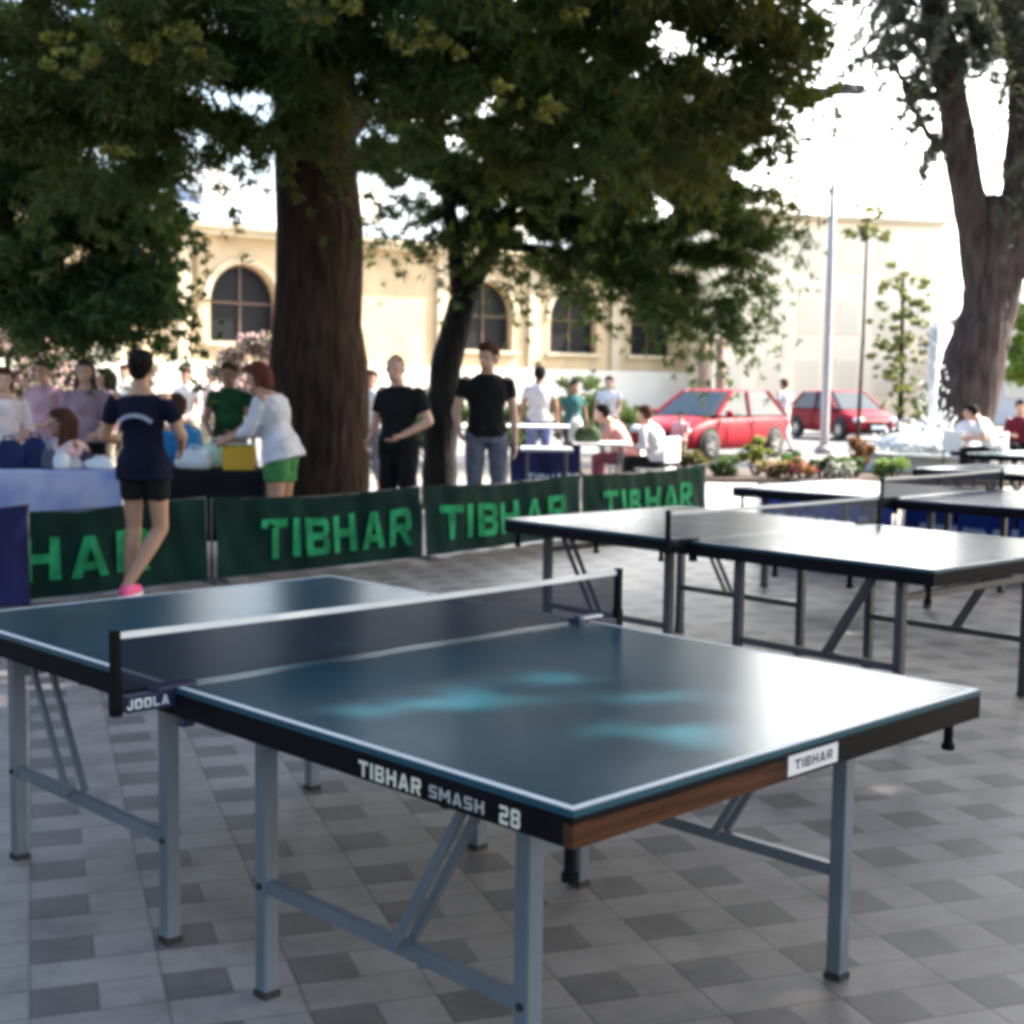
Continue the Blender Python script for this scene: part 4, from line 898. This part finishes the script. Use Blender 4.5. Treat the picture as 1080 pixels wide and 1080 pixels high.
    bo = body.build('body', skin, root, smooth=True); remesh(bo, vox)
    if shirt:
        m = MB(); torso(m, .020, -.1, 1.0 if not female else .95)
        if hem: m.tube([j['pel']-spine*hem, j['pel']-spine*.06, j['pel']+spine*.06], [(.186*b+.02, .135*b+.02), (.175*b+.02, .125*b+.02), (.170*b+.02, .120*b+.02)], 20, side=side)
        for S_ in ('L', 'R'):
            sh, el, wr = (j[x+S_] for x in ('sh', 'el', 'wr'))
            if sleeve > 0:
                shd = sh.lerp(el, .06)
                m.ell(shd, (.056*b,)*3)
                if sleeve <= 1: m.tube([shd, sh.lerp(el, sleeve)], [.058*b, .060*b], 12)
                else: m.cap(shd, el, .057*b, .050*b); m.tube([el, el.lerp(wr, sleeve-1)], [.052*b, .042*b], 12)
        so_ = m.build('shirt', shirt, root, smooth=True); remesh(so_, max(.013, vox), 2)
    if bottom:
        m = MB(); pts = [j['pel']+spine*t_ for t_ in (-.17, -.06, .05, .16)]
        m.tube(pts, [((.13 if not skirt else .17)*b+.012, .10*b+.012), (.172*b+.012, .122*b+.012), (.168*b+.012, .118*b+.012), (.145*b+.014, .105*b+.014)], 20, side=side)
        for S_ in ('L', 'R'):
            hp, kn, an = (j[x+S_] for x in ('hip', 'kn', 'an'))
            if leg <= 1: m.ell(hp, (.10*b,)*3); m.tube([hp, hp.lerp(kn, leg)], [.102*b, (.094-.02*leg)*b+.008], 14)
            else: m.cap(hp, kn, .10*b, .072*b); m.tube([kn, kn.lerp(an, leg-1)], [.072*b, .058*b], 14)
        po = m.build('trousers' if leg > 1 else ('skirt' if skirt else 'shorts'), bottom, root, smooth=True); remesh(po, max(.013, vox), 2)
    if shoe:
        for S_ in ('L', 'R'):
            an = j['an'+S_]; fd = Vector((0.12*(1 if S_ == 'R' else -1), 1, 0)).normalized(); fc = Vector((an.x, an.y, an.z-.045*k))
            m = MB(); m.cap(fc-fd*.035*k, fc+fd*.14*k, .044*k, .036*k); m.tube([fc, fc+Vector((0, 0, .045*k))], [.046*k, .043*k], 12)
            s_ = m.build('shoe', shoe, root, smooth=True); remesh(s_, max(.009, vox), 1)
            MB().box(fc+fd*.05*k-Vector((0, 0, .034*k)), (.075*k, .25*k, .016*k)).build('sole', TAPE, s_)
    for s_ in (-1, 1):
        MB().ell(hc+HM@Vector((s_*.030, .086, .006))*k, (.011*k, .006*k, .007*k), HM, 8, 5).build('eye', mat('eye', (.02, .015, .012), .2), root, smooth=True)
    if hair:
        m = MB()
        if hairstyle == 'stubble':
            m.ell(hc+HM@Vector((0, -.016, .028))*k, (.0825*k, .094*k, .104*k), HM)
        else:
            m.ell(hc+HM@Vector((0, -.026, .038))*k, (.092*k, .098*k, .104*k), HM); m.ell(hc+HM@Vector((0, .026, .086))*k, (.072*k, .068*k, .048*k), HM)
            m.ell(hc+HM@Vector((0, -.058, -.008))*k, (.070*k, .048*k, .075*k), HM)
        if hairstyle == 'long':
            m.cap(hc+HM@Vector((0, -.07, .02))*k, hc+Vector((0, -.09, -.26))*k, .085*k, .055*k)
            for s_ in (-1, 1): m.cap(hc+HM@Vector((s_*.07, -.01, .03))*k, hc+HM@Vector((s_*.09, -.02, -.22))*k, .032*k, .03*k)
        if hairstyle == 'bun': m.ell(hc+HM@Vector((0, -.115, .05))*k, (.042*k, .042*k, .042*k), HM)
        if hairstyle == 'bob':
            m.cap(hc+HM@Vector((0, -.06, .0))*k, hc+HM@Vector((0, -.06, -.08))*k, .08*k, .065*k)
            for s_ in (-1, 1): m.cap(hc+HM@Vector((s_*.07, -.01, .03))*k, hc+HM@Vector((s_*.075, -.01, -.07))*k, .028*k, .026*k)
        ho = m.build('hair', hair, root, smooth=True); remesh(ho, .011, 2)
    return root
BLK_C = cloth('black_cotton', (.012, .012, .014)); NVY_C = cloth('navy_cotton', (.008, .009, .024)); WHT_C = cloth('white_cotton', (.56, .56, .62)); GRY_C = cloth('grey_denim', (.13, .14, .19))
HBLK = mat('black_hair', (.010, .008, .008), .8, spec=.1, bump=.6, bscale=60); HBRN = mat('brown_hair', (.06, .028, .018), .8, spec=.1, bump=.6, bscale=60); HRED = mat('auburn_hair', (.10, .032, .024), .8, spec=.1, bump=.6, bscale=60)
# woman in navy, back to the viewer, legs crossing
g1 = gx(146, 630); g1.z = 0
w1 = person('dark-haired person in navy polo, black shorts and pink shoes, standing with back turned', g1, -8,
       dict(pel=(.05, 0, .95), neck=(.035, .0, 1.47), head=(.03, .03, 1.61), hipL=(-.035, 0, .93), hipR=(.135, 0, .93), shL=(-.145, -.01, 1.40), shR=(.215, -.01, 1.40),
            knL=(-.055, .06, .50), anL=(-.075, .02, .085), knR=(.14, .07, .49), anR=(-.015, -.16, .11),
            elL=(-.25, .02, 1.13), wrL=(-.13, .22, 1.08), elR=(.32, .02, 1.15), wrR=(.24, .22, 1.05)), 1.73, SKIN, NVY_C, .62, BLK_C, .52, cloth('pink_shoe', (.75, .12, .28)), HBLK, 'bun', vox=.009, female=True, hem=.22, build=1.0)
pv = MB()
def arcband(R, cz, w, a0, a1, N=14):
    for i in range(N):
        q = []
        for a, r in ((a0+(a1-a0)*i/N, R), (a0+(a1-a0)*(i+1)/N, R), (a0+(a1-a0)*(i+1)/N, R+w), (a0+(a1-a0)*i/N, R+w)):
            x = r*math.sin(a); z = cz+r*math.cos(a); q.append((.042+x, -.146+.5*x*x*3.4, z))
        pv.add(q, [(0, 1, 2, 3)])
arcband(.16, 1.10, .028, -.74, .74)
pv.build('back_print', mat('pale_print_shirt', (.30, .33, .42), .7), w1)
person('auburn-haired woman in long white shirt and green shorts, leaning by the thick trunk', P(296, 11.9), 78,
       dict(neck=(.0, .14, 1.43), head=(0, .22, 1.56), shL=(-.16, .12, 1.37), shR=(.16, .12, 1.37), elL=(-.2, .22, 1.10), wrL=(-.14, .44, 1.02), elR=(.2, .24, 1.1), wrR=(.12, .46, 1.05)), 1.74, SKIN, WHT_C, 1.4, cloth('green_cotton', (.06, .20, .07)), .6, BLK_C, HRED, 'bob', female=True, hem=.2, build=1.2, headdir=(0, 1, -.35))
person('person in dark green jersey standing behind the black table', P(241, 14.2), 172, dict(elL=(-.23, .06, 1.12), elR=(.23, .06, 1.12), wrL=(-.12, .26, 1.0), wrR=(.1, .26, 1.0)), 1.72, SKIN, cloth('dark_green_jersey', (.012, .045, .022), (.03, .11, .05), 5), .5, cloth('pale_grey_cotton', (.4, .38, .38)), .5, BLK_C, HBRN, 'short')
def seated(**k):
    d = dict(pel=(0, 0, .52), neck=(0, .04, 1.03), head=(0, .08, 1.20), shL=(-.18, .04, .97), shR=(.18, .04, .97), elL=(-.24, .10, .72), elR=(.24, .10, .72), wrL=(-.16, .34, .70), wrR=(.16, .34, .70),
             hipL=(-.1, 0, .50), hipR=(.1, 0, .50), knL=(-.12, .42, .50), knR=(.12, .42, .50), anL=(-.12, .42, .085), anR=(.12, .40, .085)); d.update(k); return d
def chair(label, loc, deg, m=None, grp='chairs under seated people'):
    root = thing('chair', label, 'chair', loc, -.777+rad(deg), grp); m = m or mat('white_plastic', (.7, .7, .7), .4)
    MB().box((0, .03, .415), (.44, .44, .03)).build('seat', m, root, bevel=.01); MB().box((0, -.20, .68), (.42, .03, .34)).build('backrest', m, root, bevel=.01)
    for sx in (-1, 1):
        MB().tube([(sx*.19, .22, .40), (sx*.21, .24, 0)], .014, 8).build('leg', DSTEEL, root); MB().tube([(sx*.19, -.2, .84), (sx*.19, -.19, .40), (sx*.21, -.24, 0)], .014, 8).build('leg', DSTEEL, root)
def sit(label, clabel, px, depth, deg, J=None, **k):
    p = P(px, depth); person(label, p, deg, seated(**(J or {})), **k); chair(clabel, p, deg)
sit('seated person in a bright blue shirt behind the woman in navy', 'chair of the person in bright blue', 200, 12.9, 60, dict(neck=(0, .14, 1.05), head=(0, .19, 1.21), shL=(-.18, .13, 1.0), shR=(.18, .13, 1.0)), h=1.82, skin=SKIN, shirt=cloth('blue_cotton', (.02, .16, .38)), sleeve=1.2, bottom=BLK_C, leg=1.9, shoe=BLK_C, hair=HBRN, build=1.1)
person('balding man in black shirt and black trousers with hands at his waist', P(420, 12.7), 150,
       dict(elL=(-.30, -.02, 1.15), wrL=(-.15, .17, 1.03), elR=(.27, -.03, 1.14), wrR=(.22, .14, .98), neck=(0, .02, 1.46), head=(.01, .05, 1.605)), 1.79, SKINP, BLK_C, .68, BLK_C, 1.85, BLK_C, mat('short_ginger_hair', (.13, .055, .035), .8, spec=.1), 'stubble', build=1.12, headdir=(-.25, 1, -.1))
person('tall young man in black polo and grey trousers, head turned to the left', P(512, 13.4), 190,
       dict(elL=(-.24, -.03, 1.14), wrL=(-.25, .03, .88), elR=(.27, .0, 1.14), wrR=(.27, .20, 1.0), head=(.0, .04, 1.612)), 1.93, SKINP, BLK_C, .55, GRY_C, 1.85, WHT_C, HBRN, 'short', build=1.0, headdir=(.7, .8, -.15))
person('person in white shirt far behind the white tables', P(567, 21.5), 10, dict(), 1.82, SKIND, WHT_C, .5, cloth('blue_grey_cotton', (.12, .15, .3)), 1.5, BLK_C, HBLK, 'short', vox=.016)
person('person in dark teal shirt to the right of the far white shirt', P(603, 24), 200, dict(), 1.62, SKIND, cloth('teal_cotton', (.04, .12, .12)), .5, BLK_C, 1.8, BLK_C, HBLK, 'short', vox=.016)
sit('person in salmon pink shirt with black hair, seated and leaning left', 'chair of the person in salmon pink', 662, 19.5, 75, dict(neck=(0, .24, .98), head=(0, .38, 1.10), shL=(-.18, .22, .93), shR=(.18, .22, .93), elL=(-.22, .34, .72), elR=(.22, .34, .72), wrL=(-.14, .55, .80), wrR=(.14, .55, .80)), h=1.8, skin=SKINP, shirt=cloth('salmon_cotton', (.72, .36, .34)), sleeve=1.3, bottom=cloth('plum_cotton', (.2, .06, .09)), leg=1.7, shoe=BLK_C, hair=HBLK, vox=.015)
sit('person in white shirt seated in front of the red hatchback', 'chair of the person in white by the red hatchback', 694, 18.8, 55, dict(neck=(0, .16, 1.0), head=(0, .24, 1.14), shL=(-.18, .15, .95), shR=(.18, .15, .95)), h=1.75, skin=SKINP, shirt=WHT_C, sleeve=1.3, bottom=BLK_C, leg=1.5, shoe=BLK_C, hair=HBRN, vox=.015, build=1.1)
person('pedestrian in white walking between the two red cars', P(824, 33), 40, dict(knL=(-.1, .16, .5), anL=(-.1, .12, .1), anR=(.1, -.2, .1)), 1.75, SKIN, WHT_C, .6, WHT_C, 1.8, BLK_C, HBRN, 'short', vox=.018)
sit('dark-haired person in pale shirt seated beside the fountain', 'chair of the person beside the fountain', 1012, 23.5, -60, dict(neck=(0, .2, 1.0), head=(0, .3, 1.12), shL=(-.18, .18, .95), shR=(.18, .18, .95)), h=1.75, skin=SKINP, shirt=WHT_C, sleeve=.6, bottom=BLK_C, leg=1.8, shoe=BLK_C, hair=HBLK, vox=.017)
sit('dark-haired person in pale grey top near the right edge, leaning forward', 'chair of the person in pale grey', 1046, 23.0, 65, dict(neck=(0, .22, 1.0), head=(0, .36, 1.10), shL=(-.18, .2, .95), shR=(.18, .2, .95)), h=1.85, skin=SKINP, shirt=cloth('pale_grey_shirt', (.62, .68, .70)), sleeve=.7, bottom=BLK_C, leg=1.8, shoe=BLK_C, hair=HBLK, vox=.017)
sit('person in dark red top at the right edge of the photo', 'chair of the person in dark red', 1072, 26, 170, dict(), h=1.8, skin=SKIN, shirt=cloth('dark_red_cotton', (.12, .015, .03)), sleeve=.8, bottom=BLK_C, leg=1.8, shoe=BLK_C, hair=HBLK, vox=.018)
# group at the stall on the left
person('person in white top cut off by the left edge of the photo', P(4, 12.9), 200, dict(wrL=(-.1, .3, 1.0), wrR=(.1, .3, 1.0)), 1.62, SKINP, cloth('rosy_white_cotton', (.75, .66, .68)), 1.2, GRY_C, 1.8, BLK_C, HBRN, 'bob', vox=.014, female=True)
person('person in a pale pink shirt standing behind the stall', P(47, 14.3), 165, dict(wrL=(-.1, .3, 1.05), wrR=(.1, .3, 1.0)), 1.72, SKINP, cloth('pink_cotton', (.55, .35, .45)), .6, cloth('patterned_white', (.6, .6, .7), (.2, .2, .45), 9), 1.3, BLK_C, HBRN, 'short', vox=.014)
person('woman with long dark hair in a mauve top standing behind the stall', P(90, 13.6), 185, dict(elL=(-.22, .05, 1.1), wrL=(-.14, .28, 1.0), elR=(.22, .05, 1.1), wrR=(.12, .3, 1.0)), 1.72, SKINP, cloth('mauve_cotton', (.30, .22, .28)), .8, BLK_C, 1.8, BLK_C, mat('dark_plum_hair', (.03, .012, .014), .5), 'long', vox=.014, female=True)
sit('brown-faced person with dark hair seated at the stall, arms reaching left', 'chair of the person at the stall', 86, 12.0, 115, dict(neck=(0, .1, 1.0), head=(0, .18, 1.13), shL=(-.17, .1, .95), shR=(.17, .1, .95), elL=(-.22, .32, .82), elR=(.22, .32, .82), wrL=(-.16, .56, .84), wrR=(.16, .56, .84)), h=1.75, skin=SKIND, shirt=cloth('rosy_cotton', (.6, .42, .42)), sleeve=1.2, bottom=BLK_C, leg=1.8, shoe=BLK_C, hair=HBRN, hairstyle='long', vox=.013, female=True)

CROWD = [(25, 17.5, 150, 1.70, (.62, .55, .58), HBRN, 'bob', 'person in a greyish pink shirt far behind the stall, near the left edge'), (66, 18.5, 200, 1.75, (.70, .70, .74), HBLK, 'short', 'person in pale grey shirt seen between two people behind the stall'),
         (112, 17.0, 120, 1.66, (.18, .10, .14), HBLK, 'long', 'person in plum top standing left of the woman in navy, farther back'), (132, 21, 170, 1.75, (.72, .72, .75), HBRN, 'short', 'distant person in white just left of the navy polo'),
         (196, 21, 160, 1.72, (.70, .68, .66), HBRN, 'short', 'distant person in cream shirt above the bright blue shirt'), (222, 24, 190, 1.72, (.6, .45, .45), HBLK, 'short', 'distant person in dusty pink beside the dark green jersey'),
         (391, 19, 160, 1.70, (.70, .72, .76), HBRN, 'short', 'person in white shirt between the thick trunk and the man in black'), (640, 27, 170, 1.72, (.66, .68, .74), HBRN, 'short', 'distant person in pale blue shirt behind the salmon pink shirt'), (716, 24.2, 150, 1.1, (.7, .35, .4), HBLK, 'short', 'child in pink at the left end of the flower bed')]
for px, d, dg, hh, c, hr, hs, lab in CROWD:
    person(lab, P(px, d), dg, dict(wrL=(-.16, .24, 1.0), elL=(-.23, .02, 1.12)), hh, SKINP, cloth('shirt_%d' % px, c), .5, GRY_C if px % 2 else cloth('beige_cotton', (.3, .26, .2)), 1.7, BLK_C, hr, hs, vox=.018)

# ------------------------------------------------------------------ stall tables and what lies on them
def stall_table(label, px0, px1, depth, ztop, topm, clothm=None, drop=.45, dep=.7, turn=0):
    a = P(px0, depth); b = P(px1, depth+turn); L = (b-a).length; ang = math.atan2((b-a).y, (b-a).x)
    root = thing('folding_table', label, 'table', a, ang)
    MB().box((L/2, dep/2, ztop-.015), (L, dep, .03)).build('tabletop', topm, root, bevel=.004)
    for x in (.08, L-.08):
        for y in (.07, dep-.07): MB().tube([(x, y, 0), (x, y, ztop-.03)], .015, 8).build('leg', DSTEEL, root)
    if clothm:
        vs = []; fs = []; N = 48
        prof = [(-.035, ztop-drop), (-.030, ztop-drop*.5), (-.016, ztop-.02), (-.004, ztop+.006), (dep+.01, ztop+.006), (dep+.03, ztop-drop*.6)]
        for i in range(N+1):
            x = -.02+(L+.04)*i/N
            for kk, (y, z) in enumerate(prof):
                w = .028*math.sin(x*17+kk)*math.sin(x*6.1)*(1 if kk in (0, 5) else .5 if kk == 1 else 0); vs.append((x, y+w-(.02 if kk == 0 else 0), z))
        for i in range(N):
            for kk in range(5): q = i*6+kk; fs.append((q, q+6, q+7, q+1))
        o = MB().add(vs, fs).build('tablecloth', clothm, None, smooth=True); o.matrix_world = Matrix.Translation(a) @ Matrix.Rotation(ang, 4, 'Z')
        tag(o, {0: 'x'}.get(1, 'cloth draped over the ' + label), 'tablecloth')
    return a, ang, L
SCUFF = mat('pale_laminate', (.6, .6, .6), .5, var=.1)
stall_table('stall table at the left edge behind the navy barrier', -60, 126, 11.1, .775, SCUFF, cloth('white_blue_cloth', (.40, .42, .56), (.14, .20, .46), 2.2))
stall_table('black-draped table left of the woman in white', 163, 275, 12.0, .735, BLACK, BLK_C, .6)
stall_table('white table in front of the far person in the white shirt', 533, 606, 19.5, .95, mat('white_laminate', (.8, .8, .82), .4), None)
stall_table('low pale table beside the white one, right of the young man', 548, 604, 16.2, .78, SCUFF, None)
stall_table('grey table in front of the person in salmon pink', 604, 662, 17.5, .80, SCUFF, None)
def bag(label, px, depth, z, w, h, m, name='bag', d=None):
    b = P(px, depth, z); root = thing(name, label, 'bag', b, -.777+random.uniform(-.3, .3))
    o = MB()
    d = d or w*.55; vs = []; fs = []; n = 20; prof = [(.82, 0), (1, .12), (1.02, .4), (.9, .75), (.55, .96), (.2, 1.0)]
    for r, t_ in prof:
        for k in range(n):
            a = 2*PI*k/n; rr = r*(1+.10*math.sin(3*a+px)+.06*math.sin(7*a+t_*9)); vs.append((math.cos(a)*rr*w/2, math.sin(a)*rr*d/2, t_*h*(1+.06*math.sin(5*a))))
    for i in range(len(prof)-1):
        for k in range(n): fs.append((i*n+k, i*n+(k+1) % n, (i+1)*n+(k+1) % n, (i+1)*n+k))
    fs += [tuple(range(n-1, -1, -1)), tuple((len(prof)-1)*n+k for k in range(n))]
    o.add(vs, fs).build('pouch', m, root, smooth=True)
    hn = MB(); hn.tube([(-w*.2, 0, h*.9), (-w*.15, 0, h*1.18), (w*.15, 0, h*1.18), (w*.2, 0, h*.9)], .008, 6); hn.build('handle', m, root, smooth=True)
PLW = mat('white_plastic_film', (.75, .78, .8), .35, var=.08, trans=.15); NVB = cloth('navy_nylon', (.02, .03, .09))
bag('navy bag at the left end of the stall table', 8, 11.35, .785, .26, .22, NVB); bag('navy bag on the stall table, right of the other navy bag', 36, 11.4, .785, .22, .24, NVB)
bag('small pale carrier bag on the stall table', 62, 11.3, .785, .18, .13, PLW); bag('low white parcel bag near the right end of the stall table', 104, 11.35, .785, .26, .09, PLW)
for px, dz, w_, h_, c, lab in ((20, .785, .16, .10, (.5, .5, .62), 'low lilac pouch between the two navy bags'), (50, .785, .14, .16, (.08, .09, .13), 'small charcoal pouch right of the navy bags'), (76, .785, .15, .08, (.55, .48, .5), 'flat rosy pouch in front of the seated person'), (-14, .785, .24, .16, (.3, .34, .5), 'grey-blue pouch cut off by the left edge'), (90, .785, .12, .14, (.06, .05, .08), 'black pouch near the right end of the stall table')):
    bag(lab, px, 11.25+random.uniform(0, .2), dz, w_, h_, cloth('pouch_%d' % abs(px), c), name='pouch')
bag('large white plastic bag on the black table', 205, 12.2, .745, .34, .17, PLW); bag('pale green plastic bag between the white and yellow ones', 226, 12.4, .745, .28, .22, mat('pale_green_film', (.55, .75, .6), .4, var=.1, trans=.15))
b = P(251, 12.25, .743); t = thing('crate', 'yellow-orange box at the right end of the black table', 'box', b, -.777+.15)
cr = MB(); cr.box((0, 0, .012), (.26, .22, .02))
for sx in (-1, 1): cr.box((sx*.128, 0, .115), (.012, .22, .19))
for sy in (-1, 1): cr.box((0, sy*.107, .115), (.244, .012, .19))
cr.build('box', mat('yellow_plastic', (.75, .42, .02), .45), t); cr = MB(); cr.box((0, 0, .215), (.28, .24, .012)); cr.build('lid', mat('olive_lid', (.2, .22, .05), .5), t, bevel=.004)
bag('dark green sack on the grey table', 618, 17.8, .80, .34, .20, cloth('dark_sack', (.05, .07, .04))); bag('white carrier bag on the grey table, left of the sack', 606, 18.0, .80, .2, .3, PLW)
b = P(531, 12.95, 0)
